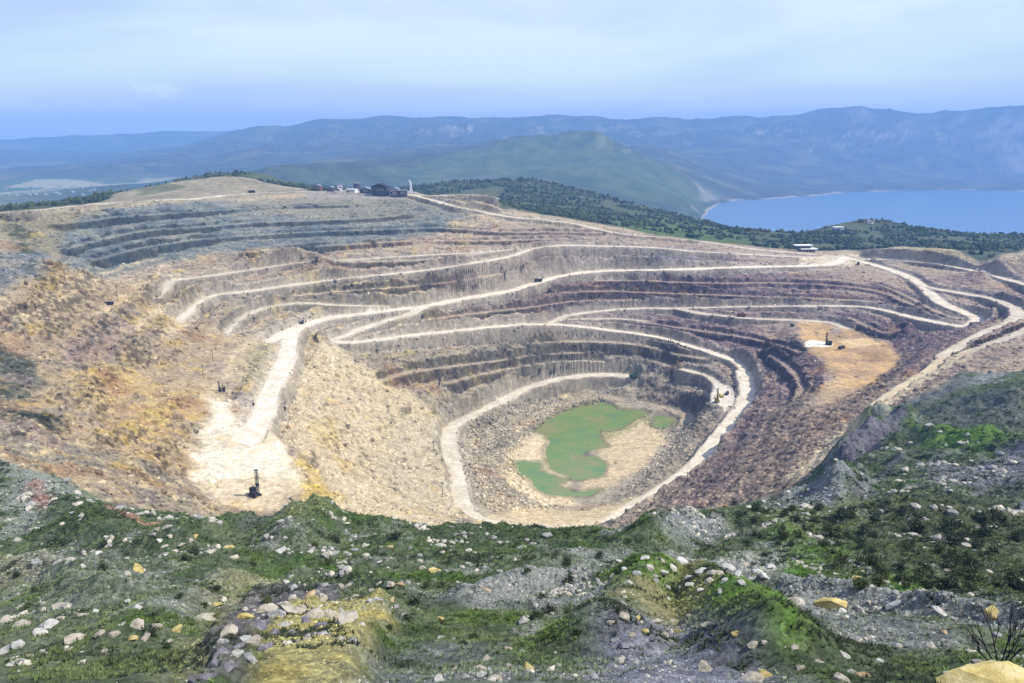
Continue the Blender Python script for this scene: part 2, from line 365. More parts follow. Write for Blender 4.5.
# cut banks above and broken crests below every shelf
e = np.maximum(edge - 0.5, 0)
prof = np.minimum(1, e / 3.4) * np.clip(1 - np.maximum(e - 3.4, 0) / 17, 0, 1) ** 1.6
kk = rugged * np.clip(SLOPE / .45, 0, 1.25)
Z = Z - kk * prof * sstep(.1, .6, SIDE) * np.maximum(np.where(isb, np.where((TT < 0) & (R > 680), 8.0, 4.8), 5.4) + 8.0 * nA + 3.5 * nB, .3)
Z = Z + kk * prof * sstep(.1, .6, -SIDE) * np.maximum(np.where(isb, 1.6, 2.8) + 4.0 * nA + 2.0 * nB, 0)
# gullies and broken rock
rough = rugged * off_shelf * sstep(.05, .5, SLOPE)
Z = Z + rough * (2.6 * nC + 2.0 * nB + .7 * fbm(X, Y, 3.4, 3, .65, off=5.5))
Z = Z + PITM * (1 - shelf) * (1 - FLOORM) * .8 * nA + PITM * .12 * fbm(X, Y, 4, 2, .6)
Z = Z * (1 - shelf * PITM) + (SZ + .10 * nB) * shelf * PITM
# berm of spoil along the outer edge of the haul roads
Z = Z + PITM * np.exp(-((DROAD - 1.2) / 1.0) ** 2) * sstep(.3, .7, SIDE) * (0.7 + .6 * nB)
# hillside relief: hummocks, gullies, small ledges
amp = HILL * np.clip(R / 120, .12, 1.5)
hA = fbm(X, Y, 26, 5, .52, off=1.7); hR = fbm(X + .4 * Y, Y * 1.5, 30, 4, .55, ridged=True, off=4.1)
Z = Z + amp * (2.8 * hA + 2.1 * (hR - .2)) + HILL * np.clip(R / 60, .25, 1) * (.75 * fbm(X, Y, 5.5, 5, .62, ridged=True, off=2.2) + .22 * fbm(X, Y, 1.3, 3, .65, ridged=True, off=7.7))
# knolls, low ridges and rock ledges seen on the near slope
def ridge(pts, h, w, rmax=420):
    S = spline([shoot(u, v, BASE, 5, rmax) for u, v in pts], .5)
    lo = S.min(0) - 4 * w; hi = S.max(0) + 4 * w
    m = (CX > lo[0]) & (CX < hi[0]) & (CY > lo[1]) & (CY < hi[1])
    d2 = np.full(m.sum(), 1e9)
    for k in range(0, len(S)): d2 = np.minimum(d2, (CX[m] - S[k, 0]) ** 2 + (CY[m] - S[k, 1]) ** 2)
    A = np.zeros(CX.shape, np.float32); A[m] = h * np.exp(-d2 / w ** 2)
    return up(A) * (1 + .5 * hA)
RI = [([(285,552),(310,535),(340,519)], 2.2, 4), ([(0,480),(60,515),(100,548)], 2.5, 7), ([(600,655),(640,612),(688,598),(720,625),(765,665)], 1.5, 2.4),
 ([(640,555),(690,538),(740,530),(790,545)], 2.2, 4), ([(770,599),(850,609),(930,624),(1024,647)], 1.2, 1.7), ([(838,472),(862,455),(880,440),(905,430)], 7, 7),
 ([(832,508),(850,490),(872,468),(890,455)], 4, 5), ([(915,442),(960,447),(1024,455)], 4, 9), ([(400,607),(350,596),(300,592)], .8, 1.5),
 ([(480,606),(560,594),(620,602)], 1.0, 3), ([(90,548),(170,558),(245,548)], 2.2, 4), ([(0,578),(60,588),(110,608)], 1.2, 2.6), ([(870,385),(930,398),(1024,372)], 4, 9), ([(840,425),(880,415)], 3, 5), ([(130,650),(180,620),(230,600)], .9, 2.2)]
for p_, h_, w_ in RI: Z = Z + HILL * ridge(p_, 1.6 * h_, w_)
# spurs and spoil ridges running down the left wall of the pit
RP = [([(70,350),(105,328),(138,303),(158,282)], 5, 8), ([(122,356),(150,336),(180,302)], 5, 8), ([(165,365),(192,336),(206,312)], 4, 7), ([(35,335),(68,302),(92,280)], 6, 9), ([(55,405),(100,374),(142,350)], 5, 9),
 ([(95,452),(150,422),(192,395)], 4, 8), ([(0,330),(40,300),(60,270)], 5, 9), ([(20,440),(70,420),(100,400)], 5, 9), ([(240,400),(258,372),(272,348)], 3, 5), ([(120,475),(160,455),(185,430)], 3, 6)]
for p_, h_, w_ in RP: Z = Z + rugged * off_shelf * ridge(p_, h_, w_, 900) * (.7 + nB)
Z = Z + sstep(19, 25, R) * 1.1 * region([(243,703),(262,652),(300,628),(345,625),(388,614),(396,640),(372,660),(332,703)], .7, .5, 3, 0, 300) + sstep(19, 25, R) * .9 * region([(205,690),(222,630),(262,603),(345,606),(350,622),(300,630),(262,655),(235,703),(200,703)], .5, .6, 2.5, 0, 300)
# shallow hollow holding the pond: the ground itself draws the shore
WLEV = 70.4
PONDS = [[(546,423),(562,413),(580,406.5),(602,403),(611,405.5),(618,411),(640,411),(648,413.5),(634,419),(619,429),(609,431),(599,428),(598,438),(607,446),(586,451),(578,457),(594,457),(605,463.6),(602,475),(577,480),(553,470),(548,462),(546,451),(552,441),(547,433),(534,432)],
 [(514,462),(541,462.5),(537,470),(556,477),(572,479),(553,485),(576,493),(600,490),(586,496),(551,495),(539,490),(532,479),(519,474)], [(651,427),(657,415.5),(675,419),(673,425),(660,429)]]
PSD = np.maximum.reduce([up(sdf_grid(np.array([atz(u, v, WLEV)[:2] for u, v in pts]))) for pts in PONDS])
PSD = PSD + 1.7 * fbm(X, Y, 7, 4, .65, off=52.) + .8
PNEAR = sstep(-26, -14, PSD) * PITM * (1 - shelf)
Z = np.where(PNEAR > 0, Z * (1 - PNEAR) + np.maximum(np.minimum(Z, WLEV + 2.5), WLEV + .12) * PNEAR, Z)
hol = sstep(-5.0, -1.0, PSD) * PITM
Z = Z * (1 - hol) + (WLEV - np.clip(PSD * .16, -.9, .9)) * hol
nshore = fbm(X, Y, 380, 4, .55, off=44.)
# beyond the rim: rolling ground, ravines on the mountains
mt = BEYOND * sstep(1400, 4500, R)
hgt = np.clip((Z0 - 20) / 250, 0, 1.2)
Z = Z + BEYOND * (1 - mt) * (2.5 * nA + 6 * sstep(1250, 1500, R) * fbm(X, Y, 130, 4, .5))
big = fbm(X, Y, 900, 6, .52, ridged=True, off=2.9); big2 = fbm(X, Y, 2300, 5, .5, off=6.1)
Z = Z + mt * hgt * ((big - .25) * 70 * sstep(9000, 6500, R) + (big - .25) * 36 + big2 * 30) * np.clip(R / 6000, .72, 1.3)
Z = Z + mt * 9 * nshore * sstep(30, 8, np.abs(Z0)) * sstep(2500, 3200, R)
print('relief', round(time.time() - T0, 1))

# ------------------------------------------------------------------ ground colours (base colour of the ground, with some shade painted in)
C = np.zeros((NT, NL, 3), np.float32)
def mixc(col, w):
    global C
    w = np.clip(w, 0, 1)[..., None].astype(np.float32)
    C = C * (1 - w) + np.asarray(col, np.float32) * w
def two(c1, c2, n, k=2.2):
    t = np.clip(.5 + k * n, 0, 1)[..., None]
    return (np.asarray(c1, np.float32) * (1 - t) + np.asarray(c2, np.float32) * t).astype(np.float32)
n1 = fbm(X, Y, 35, 5, .62, off=11.1); n2 = fbm(X, Y, 9, 5, .65, off=12.2); n3 = fbm(X, Y, 3.0, 3, .65, off=13.3)
C[:] = two((.36, .31, .235), (.25, .235, .21), n1)
mixc((.46, .40, .27), .8 * sstep(.0, .35, n2))
def P(pts, c1, c2, soft=6, warp=8, scale=22, op=1.0, n=None, rmin=0, rmax=1e9, seed=0.0, mask=None, k=2.2):
    w = region(pts, soft, warp, scale, rmin, rmax, seed) * op
    if mask is not None: w = w * mask
    mixc(two(c1, c2, n1 if n is None else n, k), w)
# back and right walls: purple-grey rock; left: ochre and tan
P([(430,262),(520,236),(640,236),(760,246),(850,258),(1024,262),(1120,300),(1060,345),(900,400),(800,470),(700,520),(640,520),(700,440),(735,385),(650,345),(560,330),(470,312)], (.30,.23,.215), (.20,.155,.165), 40, 22, 60, .95, n2, 255)
P([(560,244),(700,246),(850,268),(960,330),(900,400),(800,480),(690,515),(760,410),(700,350),(600,318),(580,280)], (.23,.17,.18), (.15,.118,.14), 25, 20, 50, .75, n2, 255, seed=2)
P([(420,232),(520,222),(640,238),(760,250),(560,246),(470,262),(420,260)], (.24,.20,.19), (.32,.28,.24), 10, 10, 30, .8, n2, 255)
P([(430,282),(520,258),(560,250),(540,282),(470,296),(430,300)], (.27,.20,.17), (.32,.25,.21), 6, 6, 20, .85, n2, 255)
P([(300,232),(400,226),(540,242),(500,256),(400,254),(300,262)], (.27,.21,.19), (.36,.31,.24), 8, 10, 25, .8, n2, 255)
P([(190,262),(330,248),(440,262),(430,278),(300,286),(200,298)], (.33,.28,.21), (.25,.215,.19), 6, 10, 25, .7, n2, 255)
P([(640,250),(700,250),(705,266),(640,268)], (.15,.16,.19), (.22,.21,.24), 5, 6, 20, .8, n2, 255)
P([(330,345),(420,340),(560,328),(650,342),(700,360),(640,372),(540,382),(440,415),(380,380)], (.38,.33,.23), (.26,.245,.22), 10, 12, 25, .8, n2, 255)
P([(470,345),(600,335),(720,362),(715,378),(600,360),(480,362)], (.22,.215,.215), (.30,.28,.25), 6, 8, 25, .7, n2, 255)
# blue-grey upper left benches
P([(60,255),(62,225),(110,206),(210,200),(300,197),(400,196),(470,212),(430,236),(330,248),(250,251),(200,255),(160,262),(110,277),(70,266)], (.125,.17,.20), (.225,.26,.25), 8, 8, 35, .92, n1, 255)
P([(210,200),(300,197),(400,196),(470,212),(420,222),(300,218)], (.28,.27,.22), (.22,.225,.2), 6, 8, 35, .7, n2, 255)
P([(-20,300),(-20,252),(40,250),(64,262),(40,285)], (.14,.165,.18), (.25,.27,.28), 5, 6, 20, .9, n2, 255)
P([(-20,250),(-20,216),(60,208),(110,210),(70,226),(60,250)], (.27,.26,.18), (.20,.20,.16), 6, 8, 25, .8, n2, 255)
P([(5,225),(40,232),(36,242),(10,238)], (.06,.08,.045), (.10,.12,.06), 4, 5, 12, .8, n2, 255)
P([(14,246),(30,244),(32,254),(18,256)], (.05,.08,.035), (.08,.10,.05), 2, 3, 8, .9, n2, 255)
# left slopes
P([(0,300),(60,270),(130,285),(200,300),(240,345),(215,400),(180,480),(120,460),(0,420)], (.40,.33,.22), (.30,.25,.20), 8, 12, 30, .8, n2, 200)
P([(70,330),(110,325),(130,355),(100,375),(60,360)], (.33,.26,.22), (.27,.22,.20), 6, 8, 15, .8, n2, 200)
P([(85,372),(130,362),(175,385),(205,395),(190,430),(165,475),(130,450),(80,410)], (.46,.36,.16), (.36,.29,.18), 12, 20, 22, .7, n2 + n1, 200)
P([(150,400),(175,395),(165,430),(140,440)], (.55,.46,.17), (.45,.38,.2), 4, 6, 12, .8, n2, 200)
P([(145,305),(185,298),(178,330),(120,335)], (.42,.36,.17), (.35,.29,.18), 4, 7, 14, .8, n2, 200)
P([(35,300),(60,265),(68,290),(55,300)], (.36,.29,.12), (.28,.24,.15), 4, 5, 10, .9, n2, 200)
P([(75,310),(130,300),(120,330),(80,345),(40,340)], (.36,.31,.21), (.30,.255,.2), 6, 8, 15, .5, n2, 200)
P([(245,345),(280,345),(270,395),(235,395)], (.30,.28,.19), (.38,.34,.22), 4, 6, 12, .8, n2, 200)
P([(15,355),(32,362),(40,385),(20,410),(-10,420),(-10,345)], (.05,.07,.05), (.12,.14,.12), 4, 6, 14, .9, n2, 200)
P([(5,412),(60,420),(62,436),(25,432)], (.045,.065,.045), (.09,.11,.08), 3, 5, 12, .9, n2, 200)
P([(95,375),(130,385),(138,400),(105,395)], (.32,.17,.09), (.36,.24,.13), 3, 5, 10, .6, n2, 200)
# worn tracks across the left slope
def track(pts, hw, col, op):
    global TRK
    S = spline([shoot(u, v, BASE, 255) for u, v in pts], 2.0); D = np.full(CX.shape, 1e3, np.float32); lo = S.min(0) - 25; hi = S.max(0) + 25
    m = (CX > lo[0]) & (CX < hi[0]) & (CY > lo[1]) & (CY < hi[1]); d2 = np.full(m.sum(), 1e9)
    for q in S: d2 = np.minimum(d2, (CX[m] - q[0]) ** 2 + (CY[m] - q[1]) ** 2)
    D[m] = np.sqrt(d2); mixc(col, op * sstep(hw + 2, hw - 2, up(D) + 2.5 * n2 + 1.2 * n3))
for pts in ([(99,321),(112,310),(130,297),(150,282),(165,265)], [(124,336.5),(145,326),(165,306),(175,288)], [(162.5,341.6),(183,324),(196,312)], [(0,341.6),(25,324),(51,308.6),(74,296),(99,282)], [(205,400),(225,375),(240,350),(262,335)], [(100,275),(125,268),(160,258)]):
    track(pts, 3.5, (.52, .45, .33), .75)
# spur: pale, streaky
P([(296,338),(330,345),(380,378),(440,420),(470,510),(430,528),(330,512),(300,470),(285,430),(290,372)], (.58,.52,.38), (.46,.41,.31), 8, 8, 22, .95, n2, 255)
P([(290,455),(305,455),(340,505),(325,514),(300,500)], (.52,.42,.13), (.48,.40,.22), 3, 4, 10, .85, n2, 255)
P([(300,420),(330,420),(345,450),(320,450)], (.5,.42,.2), (.46,.40,.25), 3, 5, 10, .6, n2, 255)
P([(395,420),(445,425),(460,515),(430,525),(380,470)], (.50,.46,.36), (.40,.37,.31), 8, 8, 18, .85, n3, 255)
# pit floor
P([(440,445),(470,415),(540,390),(640,378),(700,385),(720,410),(700,445),(640,495),(590,525),(480,525),(452,480)], (.36,.33,.27), (.28,.26,.225), 8, 6, 18, .9, n3, 255)
P([(640,378),(700,378),(715,400),(690,412),(640,400)], (.27,.225,.20), (.32,.28,.24), 5, 6, 14, .7, n2, 255)
P([(500,478),(512,450),(540,430),(556,445),(575,505),(540,505)], (.58,.50,.36), (.52,.46,.34), 4, 5, 12, .9, n2, 255)
P([(590,435),(640,415),(668,440),(640,470),(600,492),(575,495),(600,465)], (.50,.425,.30), (.42,.37,.28), 4, 5, 12, .9, n2, 255)
P([(470,516),(530,508),(590,510),(640,495),(590,527),(480,528)], (.52,.45,.31), (.46,.40,.28), 4, 5, 12, .9, n2, 255)
P([(530,434),(548,420),(566,405),(612,402),(640,410),(652,420),(600,444),(560,444)], (.16,.20,.07), (.30,.28,.16), 3, 4, 8, .55, n3, 255)
# tan terrace and its white dust
P([(793,320),(828,322),(850,328),(895,345),(903,362),(862,394),(830,414),(806,412),(836,384),(824,362),(804,346)], (.47, .345, .19), (.31, .235, .16), 5, 7, 16, .95, n1 + .6 * n2, 255)
P([(855,352),(885,352),(896,360),(870,364)], (.24,.17,.11), (.32,.23,.14), 3, 5, 8, .8, n2, 255)
P([(835,340),(870,338),(880,344),(850,348)], (.55,.46,.31), (.48,.38,.24), 2, 4, 8, .7, n2, 255)
P([(812,392),(840,378),(848,388),(826,404)], (.54,.42,.26), (.44,.33,.19), 2, 4, 8, .6, n2, 255)
P([(803,342),(815,340),(835,344),(830,347),(806,348)], (.74,.71,.68), (.70,.66,.6), 1.5, 2, 8, .95, n2, 255)
P([(835,326),(842,330),(838,336),(828,332)], (.22,.19,.19), (.28,.25,.23), 2, 2, 8, .8, n2, 255)
P([(780,400),(835,392),(905,372),(930,375),(870,420),(800,480),(720,512),(690,516),(740,450)], (.34,.285,.22), (.26,.215,.19), 6, 8, 20, .7, n2, 255)
P([(712,384),(730,386),(738,402),(724,410),(708,404)], (.70,.67,.62), (.62,.58,.52), 3, 3, 8, .95, n2, 255)
# white dust of the drilled bench
P([(188,478),(203,425),(213,396),(228,400),(240,425),(275,432),(293,458),(303,488),(272,508),(222,505)], (.60, .54, .43), (.50, .44, .33), 5, 7, 14, 1.0, n2, 255)
P([(192,468),(206,425),(213,400),(229,402),(240,425),(282,438),(292,466),(280,480),(240,476),(205,482)], (.72,.68,.60), (.62,.57,.47), 6, 7, 14, .95, n2, 255)
P([(215,485),(250,475),(300,480),(300,505),(270,512),(222,507)], (.46,.39,.28), (.56,.50,.39), 4, 6, 10, .5, n2, 255)
P([(205,425),(230,430),(250,445),(225,455),(200,450)], (.45,.42,.35), (.6,.56,.48), 4, 6, 8, .5, n2, 255)
# mound, quarry rim
P([(868,254),(900,247),(945,247),(968,257),(955,264),(900,260)], (.30,.27,.17), (.24,.22,.16), 4, 4, 14, .9, n2, 700)
P([(908,252),(925,250),(935,262),(915,262)], (.40,.37,.22), (.36,.33,.2), 2, 3, 8, .8, n2, 700)
P([(800,258),(850,254),(872,262),(850,266),(800,266)], (.66,.60,.47), (.60,.54,.42), 3, 3, 10, .9, n2, 600)
BG = region([(40,262),(62,225),(110,206),(210,200),(300,197),(400,196),(470,212),(430,236),(330,248),(250,251),(200,255),(160,262),(110,277),(70,268)], 8, 8, 35, 255)
BG = np.maximum(BG, region([(-20,300),(-20,252),(40,250),(64,262),(40,285)], 5, 6, 20, 255))
# brown, plum and grey beds showing through the left half
mixc((.27, .27, .215), BG * .6 * sstep(.05, .35, fbm(X, Y + Z, 38, 5, .65, off=18.))); mixc((.09, .115, .14), BG * .7 * sstep(.05, .35, fbm(X, Y + 2 * Z, 30, 5, .65, off=19.)))
hueA = fbm(X + .6 * Z, Y, 42, 5, .62, off=16.); hueB = fbm(X, Y + .8 * Z, 26, 5, .65, off=17.)
SPUR = region([(296,338),(330,345),(380,378),(440,420),(470,510),(430,528),(330,512),(300,470),(285,430),(290,372)], 8, 8, 22, 255)
lw = (1 - BG) * PITM * (1 - FLOORM) * (1 - .75 * SPUR)
mixc((.27, .17, .11), lw * .6 * sstep(.12, .38, hueA)); mixc((.25, .205, .205), lw * .6 * sstep(.14, .38, -hueA)); mixc((.22, .215, .20), lw * .55 * sstep(.15, .38, hueB))
# steep broken rock is fresh, darkened further as painted shade; ledges collect pale dust
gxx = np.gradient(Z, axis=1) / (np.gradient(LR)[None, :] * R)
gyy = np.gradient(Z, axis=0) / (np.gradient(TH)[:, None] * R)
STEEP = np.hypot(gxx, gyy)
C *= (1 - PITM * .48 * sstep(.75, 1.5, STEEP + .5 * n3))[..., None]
dust = PITM * sstep(.34, .12, STEEP) * (1 - FLOORM) * .45 * (1 - .45 * BG)
mixc((.47, .41, .31), dust)
mixc(two((.50, .38, .12), (.42, .33, .15), n2), (1 - BG) * PITM * .5 * sstep(.12, .4, fbm(X, Y, 24, 5, .68, off=14.4)) * sstep(math.radians(8), math.radians(-12), TT))
C *= (1 + .20 * n3 + .24 * n2)[..., None]
# side-cast streaks of pale spoil running down the faces
stk = fbm(TT * 700 / 4.5, Z / 7.0 + R / 9.0, 1.0, 4, .65, off=61.)
mixc((.46, .40, .31), PITM * (1 - FLOORM) * sstep(.45, .8, STEEP) * sstep(.10, .4, stk) * .35 * (1 - BG))
C *= (1 - PITM * .35 * sstep(.45, .8, STEEP) * sstep(-.05, -.35, stk))[..., None]
lum_ = C.max(-1); C *= (1 + PITM * (np.clip(lum_ / .36, .3, 1.1) ** .45 - 1))[..., None]
C *= (1 + PITM[..., None] * np.array([.04, 0, -.08], np.float32))
lm = C.mean(-1, keepdims=True); C = np.maximum(lm + (C - lm) * (1 + .20 * PITM[..., None]), .01)
C *= (1 - PITM * (1 - FLOORM) * .20 - PITM * FLOORM * .06)[..., None]
# road surface
ROADW = PITM * (1 - sstep(-1.6, .9, DROAD + 2.0 * n2 + 1.6 * n3))
mixc(two((.50, .44, .33), (.64, .58, .46), n2 + .6 * n3) * np.clip(.62 + .44 * SWT, .6, 1.10)[..., None], ROADW * np.clip(.55 + .45 * SWT, 0, 1))
mixc((.52, .46, .36), PITM * (1 - sstep(.5, 9, DROAD + 5 * n2 + 3 * nA)) * .5 * (1 - ROADW) * np.clip(SWT, 0, 1))

# ---- hillside
g1 = fbm(X, Y, 17, 5, .6, off=21.); g2 = fbm(X, Y, 3.2, 4, .65, off=22.); g3 = fbm(X, Y, .7, 3, .6, off=23.)
H = two((.052, .078, .034), (.135, .155, .10), g2 + .5 * g1, 1.6)
hp = sstep(-.02, .25, g1 + .45 * g2)
H = H * (1 - hp[..., None]) + two((.042, .080, .020), (.075, .11, .038), g3 + g2) * hp[..., None]
bare = sstep(.12, .34, fbm(X, Y, 9, 5, .6, off=25.) + .15 * g2)
H = H * (1 - bare[..., None] * .75) + two((.24, .245, .21), (.14, .15, .14), g2) * bare[..., None] * .8
mixc(H, HILL)
NRM = HILL
def G(pts, c1, c2, soft=3, warp=4, scale=10, op=.9, n=None, rmax=520, seed=0.0):
    P(pts, c1, c2, soft, warp, scale, op, g2 if n is None else n, 0, rmax, seed, mask=NRM)
GRASS = ((.065, .125, .018), (.10, .18, .030)); DARK = ((.042, .066, .030), (.07, .092, .045))
SCREE = ((.165, .175, .18), (.235, .24, .23)); PALE = ((.27, .28, .25), (.20, .21, .20))
G([(620,540),(650,528),(690,515),(735,512),(745,518),(700,535),(655,552),(632,550)], (.045,.075,.02), (.065,.10,.03), 4, 4)
G([(740,560),(800,545),(850,570),(800,600),(760,590)], *GRASS, 4, 6)
G([(870,585),(930,590),(945,618),(890,612)], *GRASS, 1.5, 2)
G([(680,620),(735,625),(815,668),(780,672),(720,650)], *GRASS, 1.2, 1.5)
G([(640,600),(690,595),(690,618),(640,620)], *GRASS, 1.5, 2)
G([(925,440),(1010,445),(1000,460),(930,456)], *GRASS, 5, 6)
G([(840,430),(900,420),(930,440),(860,450)], *GRASS, 6, 8, op=.75)
G([(930,395),(1000,385),(1024,395),(960,415)], *DARK, 6, 8)
G([(790,492),(812,498),(806,508),(795,502)], *GRASS, 3, 3)
G([(850,520),(900,508),(1000,508),(1060,520),(1060,580),(1000,600),(930,580),(860,560)], (.04,.055,.028), (.085,.095,.045), 6, 6, op=.9)
G([(760,515),(850,508),(870,530),(800,545),(750,535)], (.15,.165,.085), (.11,.13,.06), 4, 6)
G([(0,470),(60,480),(110,515),(60,545),(0,545)], *PALE, 5, 6, op=.7)
G([(40,520),(120,505),(160,535),(110,560),(50,545)], *DARK, 4, 6, op=.85)
G([(100,520),(130,518),(158,535),(145,537),(115,530)], (.22,.11,.075), (.28,.17,.12), 2, 2)
G([(30,505),(45,502),(58,525),(50,533)], (.22,.12,.085), (.26,.17,.13), 2, 2)
G([(140,485),(165,488),(168,505),(150,502)], (.30,.12,.055), (.34,.18,.09), 2, 2)
G([(155,492),(200,500),(215,512),(200,523),(170,520)], (.05,.06,.03), (.08,.10,.06), 2, 3)
G([(0,560),(60,580),(60,592),(0,600)], (.28,.25,.12), (.20,.19,.12), 2, 2)
G([(215,520),(262,517),(300,519),(270,545),(220,550)], *DARK, 4, 4)
G([(280,550),(322,516),(345,518),(330,530),(300,552)], (.17,.19,.09), (.13,.15,.07), 2.5, 2.5)
G([(400,525),(470,524),(540,528),(620,540),(560,548),(470,550),(410,545)], *DARK, 4, 5, op=.7)
G([(655,545),(720,530),(735,545),(670,552)], *SCREE, 3, 3)
G([(570,560),(680,560),(790,555),(770,580),(640,590),(560,580)], *PALE, 3, 4, op=.6)
G([(765,595),(850,605),(1024,645),(1024,655),(900,635),(770,612)], *PALE, 1.5, 2)
G([(770,612),(900,635),(960,655),(930,675),(830,645),(760,630)], *SCREE, 1.5, 2, op=.7)
G([(610,650),(690,640),(760,690),(600,690)], (.15,.155,.19), (.20,.205,.23), 1.5, 1.5)
G([(400,600),(560,590),(600,612),(500,625),(420,615)], *SCREE, 2, 3, op=.6)
G([(520,575),(600,580),(575,600),(520,600)], (.24,.235,.19), (.18,.18,.15), 2, 3, op=.7)
G([(620,640),(670,605),(690,596),(720,620),(690,640),(650,648)], (.27,.24,.11), (.17,.17,.09), 1.5, 2.5, op=.75)
G([(235,760),(262,652),(300,625),(345,628),(385,618),(392,640),(374,662),(345,760)], (.42,.365,.12), (.28,.26,.11), .8, .8)
G([(160,690),(215,610),(262,590),(300,600),(250,640),(200,690)], (.25,.245,.14), (.18,.185,.11), 1.5, 2, op=.8)
G([(345,680),(390,645),(500,650),(560,690),(340,700)], (.10,.115,.11), (.16,.17,.165), 1.5, 2, op=.8)
G([(0,560),(130,560),(200,590),(180,640),(0,660)], (.11,.13,.10), (.20,.21,.18), 3, 4, op=.6)
G([(-60,690),(-60,640),(120,640),(150,690)], (.13,.15,.09), (.09,.11,.06), 1.5, 2, op=.7)
VIO = ((.135,.13,.15), (.19,.19,.205))  # grey-blue shade of the right ridges, painted in along with dark scree
G([(835,475),(858,455),(885,436),(905,432),(900,442),(870,465),(845,490)], (.085,.08,.10), (.14,.13,.15), 2, 4, op=.9)
G([(850,505),(880,470),(900,460),(890,480),(865,510)], *VIO, 3, 4, op=.85)
G([(930,475),(1024,455),(1060,470),(1060,505),(980,498),(930,490)], *VIO, 5, 7, op=.8)
G([(860,412),(930,385),(1024,358),(1024,372),(940,402),(870,430)], (.16,.165,.16), (.11,.115,.115), 5, 7, op=.8)
G([(910,410),(1000,395),(1024,400),(1024,440),(930,432)], (.105,.115,.11), (.07,.08,.07), 6, 8, op=.7)
G([(970,375),(1000,370),(1005,380),(975,385)], *PALE, 3, 4, op=.8)
G([(855,425),(885,420),(890,428),(860,432)], (.36,.35,.28), (.28,.28,.22), 2, 3, op=.8)
G([(800,440),(830,446),(822,456),(805,455)], (.40,.34,.27), (.33,.28,.23), 2, 3, op=.8)
G([(760,498),(840,496),(850,508),(770,514)], (.16,.17,.175), (.21,.22,.22), 3, 4, op=.8)
G([(260,530),(300,522),(290,545),(255,550)], (.06,.065,.075), (.09,.10,.10), 2, 3, op=.8)  # shade left of the small ridge, painted as a dark patch
C *= (1 + HILL * (.34 * g3 + .26 * g2 - .06))[..., None]

G([(205,690),(222,640),(245,612),(275,602),(345,606),(350,622),(300,630),(262,650),(245,690)], (.085,.08,.085), (.15,.145,.14), .8, 1.0)  # dark gaps and shade under the ledge blocks, painted on the ground
G([(450,590),(560,585),(590,600),(480,618)], *PALE, 1.5, 2.5, op=.6)
G([(690,560),(790,552),(780,580),(700,596),(620,586)], (.34,.335,.30), (.22,.22,.21), 2, 3, op=.6)
# ---- beyond the rim
b1 = fbm(X, Y, 420, 5, .6, off=31.); b2 = fbm(X, Y, 120, 5, .6, off=32.); b3 = fbm(X, Y, 40, 4, .65, off=33.)
B = two((.040, .055, .026), (.075, .088, .040), b2, 2)
mw = (sstep(.05, .3, b1) * mt)[..., None]
B = B * (1 - mw) + two((.11, .135, .05), (.15, .15, .075), b2) * mw
cl = mt * sstep(.5, .95, STEEP + .25 * b3)
B = B * (1 - cl[..., None] * .7) + two((.30, .26, .22), (.18, .165, .15), b3) * cl[..., None] * .7
fx, fy = X + 160 * b1, Y + 160 * b2
cell = np.sin(np.floor(fx / 240) * 12.9898 + np.floor(fy / 420) * 78.233) * 43758.5453; cell = (cell - np.floor(cell)).astype(np.float32)
flat_ = mt * sstep(95, 70, Z0) * sstep(2800, 3300, R) * sstep(5, 12, Z0) * sstep(.1, -.2, TT)
fc = two((.06, .10, .035), (.33, .29, .18), (cell - .65), 2.5)
B = B * (1 - flat_[..., None] * .8) + fc * flat_[..., None] * .8
B = B * (1 - .35 * mt * (1 - cl) * (1 - flat_))[..., None]
mixc(B, BEYOND)
P([(640,214),(700,224),(755,240),(740,246),(650,236),(610,224)], (.075,.115,.028), (.055,.085,.025), 8, 12, 40, .9, b3, 900, 1700)
P([(300,192),(420,188),(440,195),(400,200),(310,198)], (.30,.27,.22), (.22,.20,.18), 6, 8, 20, .9, n2, 850, 1200)
P([(380,170),(470,152),(545,136),(592,128),(622,143),(660,163),(700,192),(708,212),(640,200),(560,182),(470,178),(390,180)], (.045,.085,.026), (.075,.11,.035), 60, 80, 300, .62, b2, 2900, 4700)
P([(440,193),(500,193.5),(500,197.5),(440,198)], (.55,.50,.40), (.5,.45,.36), 3, 3, 12, .9, n2, 850, 1400)
P([(945,356),(965,348),(975,356),(940,375),(910,395),(880,415),(840,450),(800,482),(780,485),(800,468),(835,435),(868,408),(900,385),(928,367)], (.50,.42,.28), (.42,.35,.23), 3, 4, 12, .92, n2, 255, 700)
P([(850,226),(880,224),(882,246),(868,247)], (.10,.115,.05), (.06,.08,.035), 6, 8, 20, .5, b3, 1000, 1600)
P([(0,214),(50,208),(86,204),(130,189),(215,171),(270,181),(306,189),(306,193),(254,196),(143,204),(86,207),(50,212)], (.30,.26,.17), (.23,.205,.15), 4, 5, 20, .95, n2, 780, 1160)
P([(110,193),(165,184),(190,186),(140,196)], (.08,.10,.05), (.14,.15,.08), 4, 6, 16, .8, n2, 800)
mixc((.62,.56,.45), (1 - sstep(-1.5, 1, DROAD + n2)) * BEYOND * sstep(1100, 1000, R) * .8)
shore = BEYOND * sstep(-1, 0, Z) * sstep(6, 2, Z + 3 * b3) * sstep(2500, 3500, R) * sstep(-.15, .2, nshore + b2)
mixc((.42, .38, .33), shore * .6)
wet = sstep(-6, 0, PSD) * PITM
C *= (1 - .42 * wet)[..., None]; mixc(two((.14,.19,.06), (.22,.21,.11), n3), wet * .55 * sstep(-.2, .25, n2 + .5 * n3))
C = np.clip(C, .008, .85)
print('paint', round(time.time() - T0, 1))
